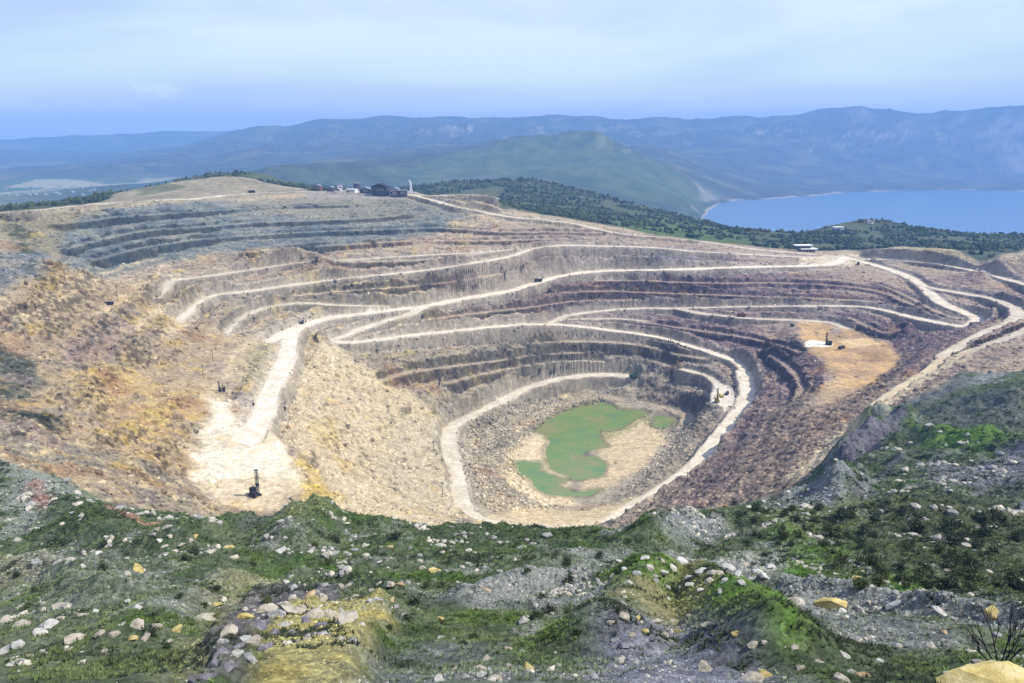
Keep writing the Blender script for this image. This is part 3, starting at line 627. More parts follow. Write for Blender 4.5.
# ------------------------------------------------------------------ materials
def newmat(name):
    m = bpy.data.materials.new(name); m.use_nodes = True
    nt = m.node_tree; nt.nodes.clear()
    out = nt.nodes.new('ShaderNodeOutputMaterial'); b = nt.nodes.new('ShaderNodeBsdfPrincipled')
    nt.links.new(b.outputs[0], out.inputs[0])
    b.inputs['Specular IOR Level'].default_value = .25; b.inputs['Roughness'].default_value = .95
    return m, nt, b
def noise_node(nt, co, scale, detail=6, rough=.6):
    n = nt.nodes.new('ShaderNodeTexNoise'); n.inputs['Scale'].default_value = scale
    n.inputs['Detail'].default_value = detail; n.inputs['Roughness'].default_value = rough
    nt.links.new(co, n.inputs['Vector']); return n.outputs['Fac']
def maprange(nt, v, a, b, c, d):
    n = nt.nodes.new('ShaderNodeMapRange'); n.inputs[1].default_value = a; n.inputs[2].default_value = b
    n.inputs[3].default_value = c; n.inputs[4].default_value = d; nt.links.new(v, n.inputs[0]); return n.outputs[0]
def mul(nt, a, b):
    n = nt.nodes.new('ShaderNodeMath'); n.operation = 'MULTIPLY'; nt.links.new(a, n.inputs[0])
    if isinstance(b, float): n.inputs[1].default_value = b
    else: nt.links.new(b, n.inputs[1])
    return n.outputs[0]
def ground_mat(name, s1, s2, bump_scale, bump_dist, contrast=.35, block=0.0):
    m, nt, b = newmat(name)
    at = nt.nodes.new('ShaderNodeAttribute'); at.attribute_name = 'Col'
    tc = nt.nodes.new('ShaderNodeTexCoord'); co = tc.outputs['Object']
    f1 = maprange(nt, noise_node(nt, co, s1, 8, .7), .3, .7, 1 - contrast, 1 + contrast)
    f2 = maprange(nt, noise_node(nt, co, s2, 6, .7), .3, .7, 1 - contrast, 1 + contrast)
    f = mul(nt, f1, f2)
    if block:      # broken blocks, each with its own tone
        for sc_, am in ((block, .17), (block * 2.7, .14)):
            vo = nt.nodes.new('ShaderNodeTexVoronoi'); vo.inputs['Scale'].default_value = sc_; vo.inputs['Randomness'].default_value = 1.0
            nt.links.new(co, vo.inputs['Vector']); sp = nt.nodes.new('ShaderNodeSeparateColor'); nt.links.new(vo.outputs['Color'], sp.inputs[0])
            f = mul(nt, f, maprange(nt, sp.outputs[0], 0, 1, 1 - am, 1 + am))
    mx = nt.nodes.new('ShaderNodeVectorMath'); mx.operation = 'SCALE'
    nt.links.new(at.outputs['Color'], mx.inputs[0]); nt.links.new(f, mx.inputs['Scale'])
    nt.links.new(mx.outputs[0], b.inputs['Base Color'])
    bp = nt.nodes.new('ShaderNodeBump'); bp.inputs['Distance'].default_value = bump_dist; bp.inputs['Strength'].default_value = .8
    nt.links.new(noise_node(nt, co, bump_scale, 8, .7), bp.inputs['Height']); nt.links.new(bp.outputs[0], b.inputs['Normal'])
    return m
M_PIT = ground_mat('quarry_rock', .35, 1.7, .9, .9, .2, .33)
M_ROAD = ground_mat('haul_road_dust', .12, .9, 1.5, .15, .14)
M_HILL = ground_mat('hillside_soil', 1.6, 7.0, 3.5, .35, .5, 2.2)
M_FAR = ground_mat('far_land', .02, .09, .05, 8.0, .25)

# ------------------------------------------------------------------ ground objects cut from one sheet
def mesh_from(name, V, Fq, mat, cols=None, smooth=False):
    me = bpy.data.meshes.new(name)
    k = Fq.shape[1]
    me.vertices.add(len(V)); me.vertices.foreach_set('co', np.ascontiguousarray(V, np.float32).ravel())
    me.loops.add(Fq.size); me.loops.foreach_set('vertex_index', np.ascontiguousarray(Fq, np.int32).ravel())
    me.polygons.add(len(Fq)); me.polygons.foreach_set('loop_start', np.arange(0, Fq.size, k, dtype=np.int32))
    me.polygons.foreach_set('use_smooth', np.full(len(Fq), smooth, bool))
    if cols is not None:
        a = me.attributes.new('Col', 'FLOAT_COLOR', 'POINT')
        a.data.foreach_set('color', np.hstack([cols, np.ones((len(cols), 1))]).astype(np.float32).ravel())
    me.update(calc_edges=True)
    if mat: me.materials.append(mat)
    o = bpy.data.objects.new(name, me); COL.objects.link(o)
    return o
def props(o, label=None, cat=None, group=None, kind=None):
    if label: o['label'] = label
    if cat: o['category'] = cat
    if group: o['group'] = group
    if kind: o['kind'] = kind
    return o
idx = np.arange(NT * NL).reshape(NT, NL)
QUADS = np.stack([idx[:-1, :-1], idx[1:, :-1], idx[1:, 1:], idx[:-1, 1:]], -1).reshape(-1, 4)
def fm(A): return (.25 * (A[:-1, :-1] + A[1:, :-1] + A[1:, 1:] + A[:-1, 1:])).ravel()
road_f = fm(ROADW) > .5
far_f = (fm(BEYOND) > .5) & ~road_f
hill_f = (fm(HILL) > .5) & ~road_f & ~far_f
far_f2 = far_f & (fm(R) > 2600)
near_f = far_f & ~far_f2
pit_f = ~(road_f | far_f | hill_f)
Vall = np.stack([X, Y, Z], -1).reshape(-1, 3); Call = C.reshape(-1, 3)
def ground(name, fmask, mat, label, smooth=False):
    q = QUADS[fmask]; u, inv = np.unique(q, return_inverse=True)
    o = mesh_from(name, Vall[u], inv.reshape(-1, 4), mat, Call[u], smooth)
    return props(o, label, name.replace('_', ' '), kind='structure')
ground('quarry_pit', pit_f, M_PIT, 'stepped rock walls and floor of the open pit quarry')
ground('haul_road', road_f, M_ROAD, 'pale dusty haul roads winding along the quarry benches')
ground('hillside', hill_f, M_HILL, 'grassy stony hillside in front and right of the quarry')
ground('wooded_hills', near_f, M_FAR, 'dark wooded ground just beyond the quarry rim')
ground('mountains', far_f2, M_FAR, 'hazy blue mountain ranges and valley beyond the bay')
print('ground', round(time.time() - T0, 1))

# finished ground level for placing things
def ground_z(x, y):
    th = math.atan2(x, y); lr = math.log(math.hypot(x, y))
    i = min(max(np.searchsorted(TH, th) - 1, 0), NT - 2); j = min(max(np.searchsorted(LR, lr) - 1, 0), NL - 2)
    fa = (th - TH[i]) / (TH[i + 1] - TH[i]); fr_ = (lr - LR[j]) / (LR[j + 1] - LR[j])
    return float((Z[i, j] * (1 - fa) + Z[i + 1, j] * fa) * (1 - fr_) + (Z[i, j + 1] * (1 - fa) + Z[i + 1, j + 1] * fa) * fr_)
def hit(u, v, rmin=5.0):
    th, s = ray(u, v)
    i = int(np.argmin(np.abs(TH - th))); j0 = int(np.searchsorted(LR, math.log(rmin)))
    r = np.exp(LR[j0:]); k = np.nonzero(Z[i, j0:] >= CAMZ + s * r)[0]
    k = k[0] if len(k) else len(r) - 1
    x, y = r[k] * math.sin(th), r[k] * math.cos(th)
    return (float(x), float(y), ground_z(x, y))
# ------------------------------------------------------------------ sea
m, nt, b = newmat('sea_water')
b.inputs['Base Color'].default_value = (.04, .125, .24, 1); b.inputs['Roughness'].default_value = .22; b.inputs['Specular IOR Level'].default_value = .5
tc = nt.nodes.new('ShaderNodeTexCoord'); bp = nt.nodes.new('ShaderNodeBump'); bp.inputs['Distance'].default_value = 1.0; bp.inputs['Strength'].default_value = .35
nt.links.new(noise_node(nt, tc.outputs['Object'], .05, 8, .65), bp.inputs['Height']); nt.links.new(bp.outputs[0], b.inputs['Normal'])
sx = np.array([[-400, 1500, 0], [9500, 1500, 0], [9500, 9000, 0], [-400, 9000, 0]], float)
props(mesh_from('sea', sx, np.array([[0, 1, 2, 3]]), m), 'calm blue bay below the mountains', 'sea', kind='structure')
from mathutils import Vector
# ------------------------------------------------------------------ small mesh builder
class MB:
    def __init__(s): s.v = []; s.f = []
    def box(s, c, size, rz=0.0, rx=0.0, ry=0.0, taper=1.0):
        n = len(s.v); hx, hy, hz = [k / 2 for k in size]
        for z in (-hz, hz):
            t = taper if z > 0 else 1.0
            for x, y in ((-hx, -hy), (hx, -hy), (hx, hy), (-hx, hy)):
                p = [x * t, y * t, z]
                p = [p[0], p[1] * math.cos(rx) - p[2] * math.sin(rx), p[1] * math.sin(rx) + p[2] * math.cos(rx)]
                p = [p[0] * math.cos(ry) + p[2] * math.sin(ry), p[1], -p[0] * math.sin(ry) + p[2] * math.cos(ry)]
                p = [p[0] * math.cos(rz) - p[1] * math.sin(rz), p[0] * math.sin(rz) + p[1] * math.cos(rz), p[2]]
                s.v.append((p[0] + c[0], p[1] + c[1], p[2] + c[2]))
        for q in ((0, 3, 2, 1), (4, 5, 6, 7), (0, 1, 5, 4), (1, 2, 6, 5), (2, 3, 7, 6), (3, 0, 4, 7)): s.f.append(tuple(n + i for i in q))
        return s
    def tube(s, a, b, r0, r1=None, seg=8):
        r1 = r0 if r1 is None else r1
        A, B = Vector(a), Vector(b); d = (B - A).normalized()
        x = d.orthogonal().normalized(); y = d.cross(x); n = len(s.v)
        for P, r in ((A, r0), (B, r1)):
            for k in range(seg):
                t = 2 * math.pi * k / seg; q = P + x * (math.cos(t) * r) + y * (math.sin(t) * r); s.v.append(tuple(q))
        for k in range(seg): s.f.append((n + k, n + (k + 1) % seg, n + seg + (k + 1) % seg, n + seg + k))
        s.f.append(tuple(n + k for k in reversed(range(seg)))); s.f.append(tuple(n + seg + k for k in range(seg)))
        return s
    def prism(s, prof, y0, y1):
        """profile in x-z extruded along y"""
        n = len(s.v); m = len(prof)
        for y in (y0, y1):
            for x, z in prof: s.v.append((x, y, z))
        for k in range(m): s.f.append((n + k, n + (k + 1) % m, n + m + (k + 1) % m, n + m + k))
        s.f.append(tuple(n + k for k in reversed(range(m)))); s.f.append(tuple(n + m + k for k in range(m)))
        return s
    def build(s, name, mat, parent=None, smooth=False):
        me = bpy.data.meshes.new(name); me.from_pydata(s.v, [], s.f); me.materials.append(mat); me.update()
        o = bpy.data.objects.new(name, me); COL.objects.link(o)
        if parent: o.parent = parent
        return o
def paint(name, col, rough=.6, metal=0.0, var=.25, scale=1.5):
    m, nt, b = newmat(name); b.inputs['Roughness'].default_value = rough; b.inputs['Metallic'].default_value = metal
    tc = nt.nodes.new('ShaderNodeTexCoord'); f = maprange(nt, noise_node(nt, tc.outputs['Object'], scale, 6, .65), .3, .7, 1 - var, 1 + var)
    mx = nt.nodes.new('ShaderNodeVectorMath'); mx.operation = 'SCALE'; mx.inputs[0].default_value = col
    nt.links.new(f, mx.inputs['Scale']); nt.links.new(mx.outputs[0], b.inputs['Base Color'])
    return m
BLACK = paint('dark_steel', (.022, .022, .028)); DUSTY = paint('dusty_steel', (.09, .085, .085)); YEL = paint('yellow_machine_paint', (.42, .34, .05))
GRN = paint('green_machine_paint', (.03, .07, .035)); RED = paint('red_machine_paint', (.16, .035, .03)); RUB = paint('tyre_rubber', (.02, .02, .02), .9)
GLASS = paint('cab_glass', (.03, .04, .05), .15, 0, .1); WHITE = paint('white_wall', (.72, .71, .68), .8); CONC = paint('grey_concrete', (.33, .32, .31), .9)
BRICK = paint('red_brick', (.20, .09, .07), .9); DKWALL = paint('dark_sheet_wall', (.07, .065, .085), .7); ROOFM = paint('grey_roof_sheet', (.22, .22, .25), .6)
WOOD = paint('weathered_pole_wood', (.06, .052, .045), .9)
def empty(name, label, cat, loc, rz=0.0, group=None, scale=1.0):
    o = bpy.data.objects.new(name, None); COL.objects.link(o); o.location = loc; o.rotation_euler = (0, 0, rz); o.scale = (scale,) * 3
    o.empty_display_size = .5
    return props(o, label, cat, group)
def dup(root, loc, rz, label, group=None, scale=None):
    r = root.copy(); COL.objects.link(r); r.location = loc; r.rotation_euler = (0, 0, rz); r['label'] = label
    if scale: r.scale = (scale,) * 3
    if group: r['group'] = group
    for ch in list(root.children):
        c = ch.copy(); COL.objects.link(c); c.parent = r
        for g in list(ch.children):
            d = g.copy(); COL.objects.link(d); d.parent = c
    return r
def sink(p, d=.15): return (p[0], p[1], p[2] - d)

# ------------------------------------------------------------------ drill rigs
def drill_rig(loc, rz, label, mast_h=13.0, body=BLACK, deck=DUSTY, mast=BLACK, scale=1.0):
    t = empty('drill_rig', label, 'drill rig', loc, rz, None, scale)
    for sx in (-1, 1):
        tr = MB().prism([(-2.6, .35), (-2.2, 0), (2.2, 0), (2.6, .35), (2.6, .75), (2.2, 1.05), (-2.2, 1.05), (-2.6, .75)], sx * 1.55 - .35, sx * 1.55 + .35).build('track', RUB, t)
        w = MB()
        for x in (-2.0, -1.0, 0, 1.0, 2.0): w.tube((x, sx * 1.55 - .38, .5), (x, sx * 1.55 + .38, .5), .36, seg=10)
        w.build('road_wheel_set', deck, tr)
    MB().box((0, 0, 1.25), (4.6, 2.4, .4)).build('deck', deck, t)
    h = MB().box((-1.4, .2, 2.5), (2.6, 2.2, 2.1)).box((-1.4, .2, 3.62), (2.8, 2.4, .14)).build('engine_house', body, t)
    MB().tube((-2.2, .8, 3.6), (-2.2, .8, 4.9), .14).build('exhaust_stack', body, h)
    cb = MB().box((1.2, -1.1, 2.4), (1.5, 1.3, 1.9)).build('cab', body, t)
    MB().box((1.97, -1.1, 2.75), (.06, 1.0, .9)).box((1.2, -1.77, 2.75), (1.1, .06, .9)).build('window', GLASS, cb)
    m = MB(); x0 = 1.5
    for dx in (0, .95):
        for dy in (-.15, .75): m.tube((x0 + dx, dy, .6), (x0 + dx, dy, mast_h), .13, seg=6)
    nst = int(mast_h / 1.1)
    for k in range(nst):
        z0, z1 = .8 + k * 1.05, .8 + (k + 1) * 1.05
        for dy in (-.15, .75): m.tube((x0, dy, z0), (x0 + .95, dy, z1), .07, seg=5)
        for dx in (0, .95): m.tube((x0 + dx, -.15, z1), (x0 + dx, .75, z0), .07, seg=5)
    m.box((x0 + .47, .3, mast_h + .15), (1.3, 1.2, .4))
    ma = m.build('mast', mast, t)
    MB().tube((x0 + .47, .3, .3), (x0 + .47, .3, mast_h - .6), .17).build('drill_rod', deck, ma)
    MB().box((x0 + .47, .3, mast_h * .45), (.8, .7, 1.5)).build('rotary_head', body, ma)
    MB().tube((-1.0, .75, 2.2), (x0, .75, mast_h * .55), .1).tube((-1.0, -.1, 2.2), (x0, -.1, mast_h * .55), .1).build('mast_brace', deck, t)
    return t
def excavator(loc, rz, label, col=YEL, scale=1.0, up=.5):
    t = empty('excavator', label, 'excavator', loc, rz, None, scale)
    for sy in (-1, 1): MB().prism([(-2.3, .4), (-1.9, 0), (1.9, 0), (2.3, .4), (2.3, .7), (1.9, 1.0), (-1.9, 1.0), (-2.3, .7)], sy * 1.3 - .35, sy * 1.3 + .35).build('track', RUB, t)
    b = MB().box((-.5, 0, 1.85), (4.2, 2.8, 1.3)).box((-2.3, 0, 1.8), (.8, 2.7, 1.1)).tube((0, 0, .9), (0, 0, 1.25), .9).build('house', col, t)
    MB().tube((-1.6, .6, 2.4), (-1.6, .6, 3.2), .12).build('exhaust_stack', BLACK, b)
    c = MB().box((.9, -.85, 2.9), (1.5, 1.05, 1.5), taper=.9).build('cab', col, t)
    MB().box((1.64, -.85, 3.0), (.06, .8, 1.0)).box((.9, -1.37, 3.0), (1.1, .06, .9)).build('window', GLASS, c)
    bm = MB(); A = (1.4, .2, 2.2); B = (3.6, .2, 2.2 + 4.2 * up + 1.2); C2 = (6.4, .2, 2.2 + 2.6 * up)
    bm.tube(A, B, .38, .3, 6).tube(B, C2, .3, .24, 6); bo = bm.build('boom', col, t)
    D = (7.4, .2, .8 + up)
    MB().tube(C2, D, .26, .2, 6).build('arm', col, bo)
    MB().prism([(6.6, .2 + up), (7.6, 1.0 + up), (8.1, .4 + up), (7.4, -.4 + up)], -.5, .9).build('bucket', BLACK, bo)
    MB().tube((1.6, .2, 1.9), (2.9, .2, 2.2 + 2.6 * up), .12).build('ram', DUSTY, bo)
    return t
def dump_truck(loc, rz, label, col=RED, scale=1.0):
    t = empty('dump_truck', label, 'dump truck', loc, rz, None, scale)
    for x in (2.6, -1.4, -2.9):
        for sy in (-1, 1):
            w = MB().tube((x, sy * 1.3 - .3, .75), (x, sy * 1.3 + .3, .75), .75, seg=14).build('wheel', RUB, t)
            MB().tube((x, sy * 1.3 - .33, .75), (x, sy * 1.3 + .33, .75), .38, seg=10).build('rim', DUSTY, w)
    MB().box((0, 0, 1.1), (7.6, 1.1, .45)).build('chassis', BLACK, t)
    c = MB().box((2.9, 0, 2.15), (1.9, 2.5, 1.9), taper=.93).build('cab', col, t)
    MB().box((3.86, 0, 2.55), (.06, 2.0, .8)).box((2.9, 1.24, 2.5), (1.0, .06, .7)).box((2.9, -1.24, 2.5), (1.0, .06, .7)).build('window', GLASS, c)
    MB().prism([(-4.3, 1.6), (-3.8, 1.35), (1.5, 1.35), (1.8, 3.3), (2.6, 3.4), (2.6, 3.55), (1.3, 3.5), (-4.6, 3.0)], -1.35, 1.35).build('dump_bed', col, t)
    return t
def at_px(u, v, dz=.1, rmin=230): return sink(hit(u, v, rmin), dz)
drill_rig(at_px(255, 496), math.radians(-35), 'large black drill rig with tall mast standing on the white bench')
drill_rig(at_px(828.5, 345), math.radians(150), 'dark drill rig with thin mast on the tan terrace beside white dust', 10.5)
drill_rig(at_px(222, 392), math.radians(200), 'small dark drill rig with slender mast at the head of the white slope', 9.0, scale=.75)
drill_rig(at_px(717, 402), math.radians(250), 'yellow and green drill rig with mast up on the white pad', 12.0, YEL, YEL, GRN)
excavator(at_px(634, 378), math.radians(25), 'dark green excavator with raised boom at the end of the lower ramp', GRN, 1.5, .9)
excavator(at_px(721, 397.5), math.radians(200), 'small yellow excavator parked next to the green drill mast', YEL, .8, .5)
excavator(at_px(792, 326.5), math.radians(160), 'little dark excavator at the left end of the tan terrace', BLACK, .75, .4)
excavator(at_px(302, 324), math.radians(70), 'dark excavator at the top of the steep white road', BLACK, .8, .6)
excavator(at_px(634, 299), math.radians(90), 'dark excavator digging at the purple bench face', BLACK, .7, .7)
dump_truck(at_px(741, 317), math.radians(170), 'dark red dump truck driving on the tan terrace road')
dump_truck(at_px(538, 282), math.radians(200), 'dark dump truck on the middle haul road climbing towards the rim', BLACK)
dump_truck(at_px(841.5, 349), math.radians(30), 'dark truck parked on the tan terrace right of the drill rig', BLACK, .8)
dump_truck(at_px(252, 193), math.radians(10), 'dark truck on the skyline road along the upper left rim', BLACK)
dump_truck(at_px(858, 265), math.radians(70), 'dark truck at the junction on the right rim', BLACK, .9)
dump_truck(at_px(727, 394.5), math.radians(60), 'dark truck on the white pad nearest the haul road bend', BLACK, .7)
dump_truck(at_px(109, 305), math.radians(200), 'small dark truck on the tan track of the left slope', BLACK, .75)

# ------------------------------------------------------------------ utility poles
def utility_pole(loc, h, rz, label, box=False):
    t = empty('utility_pole', label, 'utility pole', loc, rz)
    MB().tube((0, 0, -.4), (0, 0, h), .16, .11, 8).build('pole', WOOD, t)
    a = MB().box((0, 0, h - .6), (2.2, .14, .16)).tube((-.7, 0, h - .6), (0, 0, h - 1.4), .05).tube((.7, 0, h - .6), (0, 0, h - 1.4), .05).build('crossarm', WOOD, t)
    for x in (-1.0, 0, 1.0): MB().tube((x, 0, h - .52 + (.6 if x == 0 else 0)), (x, 0, h - .2 + (.6 if x == 0 else 0)), .07, .05).build('insulator', CONC, a)
    MB().tube((.25, 0, -.3), (0, 0, h * .55), .12, .1).build('prop', WOOD, t)
    if box: MB().box((0, .35, 2.2), (1.0, .6, 1.6)).build('transformer_box', BLACK, t)
    return t
for u, v, px, lab, bx in [
 (463, 416, 9, 'pole at the outside of the upper bend of the pale bottom road', 0), (433.5, 451, 9, 'pole on the rubble left of the pale bottom road', 0), (442.5, 495, 12, 'pole low on the spur slope above the pit floor', 0), (463, 524, 12, 'pole where the bottom road disappears behind the grassy lip', 0),
 (687, 481, 9, 'pole beside the lower haul road on its way up from the pit floor', 0), (654, 502, 8, 'pole at the foot of the lower haul road near the pit floor', 0), (203.5, 379, 12, 'thin pole above the small drill rig on the left slope', 0), (213, 362, 11, 'pole standing on the tan left slope below the tracks', 0),
 (118, 301, 13, 'tall pole beside the pale track on the left slope', 0), (65, 281, 8, 'pole on the ochre shoulder under the blue-grey benches', 0), (102, 283, 7, 'pole at the foot of the blue-grey benches', 0), (176.5, 296, 9, 'pole beside the end of the uppermost left road', 0), (253.5, 408, 7, 'short pole with a dark box left of the white road', 1), (285, 411, 9, 'short pole with a dark box right of the white road foot', 1), (270.5, 310, 7, 'dark pole on the narrow berm above the spur road', 0), (793, 320, 6, 'small pole by the tan terrace entrance', 0), (944, 266, 5, 'small dark pole by the outer rim road on the right', 1), (514, 258, 5, 'tiny pole beside the upper bench road', 0)]:
    p = hit(u, v, 230); d = math.sqrt(p[0] ** 2 + p[1] ** 2 + (CAMZ - p[2]) ** 2)
    utility_pole(sink(p), max(5.0, px * d / F * 1.12), random.uniform(-.6, .6), lab, bx)

# ------------------------------------------------------------------ buildings on the rim and beyond
def shed(name, loc, rz, w, d, h, wall, roofm, label, pitched=True, cat='shed', nwin=3):
    t = empty(name, label, cat, loc, rz)
    MB().box((0, 0, h / 2 - .5), (w, d, h + 1)).build('wall', wall, t)
    if pitched: MB().prism([(-w / 2 - .5, h), (w / 2 + .5, h), (w / 2 + .5, h + .25), (0, h + w * .22), (-w / 2 - .5, h + .25)], -d / 2 - .5, d / 2 + .5).build('roof', roofm, t)
    else: MB().box((0, 0, h + .25), (w + 1.2, d + 1.2, .5)).build('roof', roofm, t)
    MB().box((-w * .3, -d / 2 - .03, 1.4), (2.2, .1, 2.8)).build('door', BLACK, t)
    for k in range(nwin):
        x = -w * .1 + k * w * .5 / max(nwin, 1)
        fr = MB().box((x, -d / 2 - .04, h * .6), (1.8, .12, 1.6)).build('window', WHITE, t)
        MB().box((x, -d / 2 - .11, h * .6), (1.4, .06, 1.2)).build('pane', GLASS, fr)
    return t
GR = 'sheds of the crushing plant on the quarry rim'
for u, v, w, d, h, wall, rf, pit, lab in [
 (318, 190.5, 9, 10, 6, BRICK, ROOFM, True, 'reddish brick shed at the left end of the plant on the rim'), (331, 191.5, 8, 9, 5, DKWALL, ROOFM, True, 'low dark shed second from the left in the rim plant'), (340, 191, 6, 7, 8, WHITE, ROOFM, False, 'white block house standing in the rim plant'),
 (352, 192.5, 12, 9, 4, WHITE, WHITE, False, 'long low white building in the middle of the rim plant'), (349, 188, 14, 8, 7, CONC, ROOFM, True, 'grey pitched shed behind the long white building'), (357, 190.5, 7, 8, 9, DKWALL, ROOFM, False, 'tall dark square bunker building of the rim plant'),
 (366, 193, 12, 9, 5, DKWALL, ROOFM, True, 'low dark shed right of the square bunker'), (381, 193.5, 20, 12, 8, DKWALL, BLACK, True, 'large dark sheet hall with pitched roof on the rim'), (395, 195, 10, 9, 6, CONC, ROOFM, True, 'small grey shed at the right end of the plant'), (402, 195.5, 12, 9, 5, DKWALL, ROOFM, False, 'flat roofed dark shed by the start of the rim road')]:
    shed('plant_shed', at_px(u, v, .2, 700), random.uniform(-.25, .25), w, d, h, wall, rf, lab, pit).__setitem__('group', GR)
cv = empty('conveyor', 'sloping conveyor gantry rising to the large dark hall', 'conveyor', at_px(372, 193.5, 0, 700), .1)
MB().box((0, 0, 4), (16, 1.6, 1.4), ry=-.45).build('gantry', DUSTY, cv)
for x in (-5, 0, 5): MB().tube((x, -.6, -1), (x, -.6, 3.6 + x * .45), .2).tube((x, .6, -1), (x, .6, 3.6 + x * .45), .2).build('leg', DUSTY, cv)
tw = empty('white_tower', 'slender white tower with curved top beside the rim road', 'tower', at_px(411, 193.5, .2, 700))
MB().prism([(-2.8, 0), (2.6, 0), (1.4, 6), (.9, 13), (-.6, 16.5), (-2.4, 16), (-1.0, 13), (-1.2, 6)], -1.2, 1.2).build('shaft', WHITE, tw)
MB().box((0, 0, .2), (8, 5, 1.4)).build('plinth', CONC, tw)
MB().box((-1.7, 0, 17), (2.6, 2.0, .9)).build('cap', WHITE, tw)
# mast beside the plant
def lattice_mast(loc, h, label):
    t = empty('antenna_mast', label, 'mast', loc)
    m = MB()
    for k in range(3):
        a = 2 * math.pi * k / 3; m.tube((1.1 * math.cos(a), 1.1 * math.sin(a), -1), (.2 * math.cos(a), .2 * math.sin(a), h), .16, .1, 5)
    for k in range(int(h / 2)):
        r0 = 1.1 - .9 * k * 2 / h
        for q in range(3):
            a, b_ = 2 * math.pi * q / 3, 2 * math.pi * (q + 1) / 3; m.tube((r0 * math.cos(a), r0 * math.sin(a), k * 2), (r0 * math.cos(b_), r0 * math.sin(b_), k * 2 + 2), .08, seg=4)
    m.build('lattice', DUSTY, t); MB().tube((0, 0, h - .2), (0, 0, h + 4), .12, .06).build('aerial', DUSTY, t)
    MB().tube((.5, 0, h * .8), (.9, 0, h * .8), .7, seg=10).build('dish', WHITE, t)
lattice_mast(at_px(817, 228, 0, 1000), 18, 'thin mast on the left slope of the wooded hill by the sea')
lattice_mast(at_px(850, 217, 0, 1000), 11, 'left one of two short masts on top of the wooded hill by the sea')
lattice_mast(at_px(855, 217, 0, 1000), 9, 'right one of two short masts on top of the wooded hill by the sea')
lattice_mast(at_px(316, 190, 0, 700), 15, 'dark mast at the left end of the rim plant')
# flat roofed white building on the right rim
pb = empty('terrace_building', 'white flat roofed building with open lower floor on the right rim', 'building', at_px(806, 251.5, .2, 600), .05)
MB().box((0, 0, 1.4), (18, 7, 3.6)).build('wall', DKWALL, pb)
MB().box((1.5, -1, 3.6), (20, 11, .9)).build('lower_roof', WHITE, pb)
MB().box((-3, 2, 5.6), (15, 6, 3.0)).build('upper_wall', DKWALL, pb)
MB().box((-4, 1, 7.5), (21, 9, .9)).build('upper_roof', WHITE, pb)
for x in (-7, -3, 1, 5, 9): MB().tube((x, -5.6, -.6), (x, -5.6, 3.2), .28).build('column', WHITE, pb)
for x in (-5, 0, 5): MB().box((x, -3.53, 1.8), (2.4, .1, 1.4)).build('window', GLASS, pb)
shed('hillside_house', at_px(838, 230, .5, 1000), .1, 16, 9, 5, WHITE, WHITE, 'white long house among trees on the wooded hill by the sea', False, 'house', 4)
shed('hillside_house', at_px(826, 229, .5, 1000), -.2, 9, 8, 4, CONC, ROOFM, 'small grey house left of the white house on the wooded hill', True, 'house', 2)
shed('hillside_house', at_px(870, 224, .5, 1000), .3, 8, 7, 4, WHITE, ROOFM, 'little white house under the summit of the wooded hill', True, 'house', 2)
# far village in the valley on the left
vm = MB().box((0, 0, 3), (14, 10, 7)).prism([(-8, 6.5), (8, 6.5), (0, 10)], -5.5, 5.5)
v0 = None
for k in range(26):
    u = random.uniform(0, 95); v = random.uniform(190, 203) - u * .06
    p = hit(u, v, 2000)
    if p[1] < 2200 or p[1] > 9000: continue
    if v0 is None: v0 = vm.build('village_house', CONC); o = v0
    else: o = v0.copy(); COL.objects.link(o)
    o.location = sink(p, .5); o.rotation_euler = (0, 0, random.uniform(0, 3)); o.scale = (random.uniform(.7, 1.3),) * 2 + (random.uniform(.6, 1.0),)
    props(o, 'tiny pale house of the distant village in the valley on the left', 'house', 'village houses in the far valley')

# ------------------------------------------------------------------ pond
m, nt, b = newmat('algae_water')
tc = nt.nodes.new('ShaderNodeTexCoord'); f = noise_node(nt, tc.outputs['Object'], .04, 10, .7)
rp = nt.nodes.new('ShaderNodeValToRGB'); nt.links.new(f, rp.inputs[0])
rp.color_ramp.elements[0].position = .36; rp.color_ramp.elements[0].color = (.105, .19, .085, 1); rp.color_ramp.elements[1].position = .62; rp.color_ramp.elements[1].color = (.215, .205, .085, 1)
e_ = rp.color_ramp.elements.new(.48); e_.color = (.14, .215, .055, 1)
nt.links.new(rp.outputs[0], b.inputs['Base Color']); b.inputs['Roughness'].default_value = .25; b.inputs['Specular IOR Level'].default_value = .5
E_ = PSD > -3.0                                   # the sheet runs on under the bank
lab = ['bright green algae pond on the pit floor', 'small green pool at the near left edge of the pond', 'olive green puddle right of the pond']
for pts, lb in zip(PONDS, lab):
    S = spline([atz(u, v, WLEV) for u, v in pts + pts[:1]], 1.0)[:-1]
    n_ = np.roll(S, -3, 0) - np.roll(S, 3, 0); area = np.sum(S[:, 0] * np.roll(S[:, 1], -1) - np.roll(S[:, 0], -1) * S[:, 1])
    nn_ = np.stack([n_[:, 1], -n_[:, 0]], 1) * (1 if area > 0 else -1); S[:, :2] += nn_ / (np.linalg.norm(nn_, axis=1)[:, None] + 1e-6) * 2.6
    me = bpy.data.meshes.new('pond'); me.from_pydata([(x, y, WLEV + .004 * lab.index(lb)) for x, y, _ in S], [], [tuple(range(len(S)))]); me.materials.append(m); me.update()
    o = bpy.data.objects.new('pond', me); COL.objects.link(o); props(o, lb, 'pond', kind='structure')
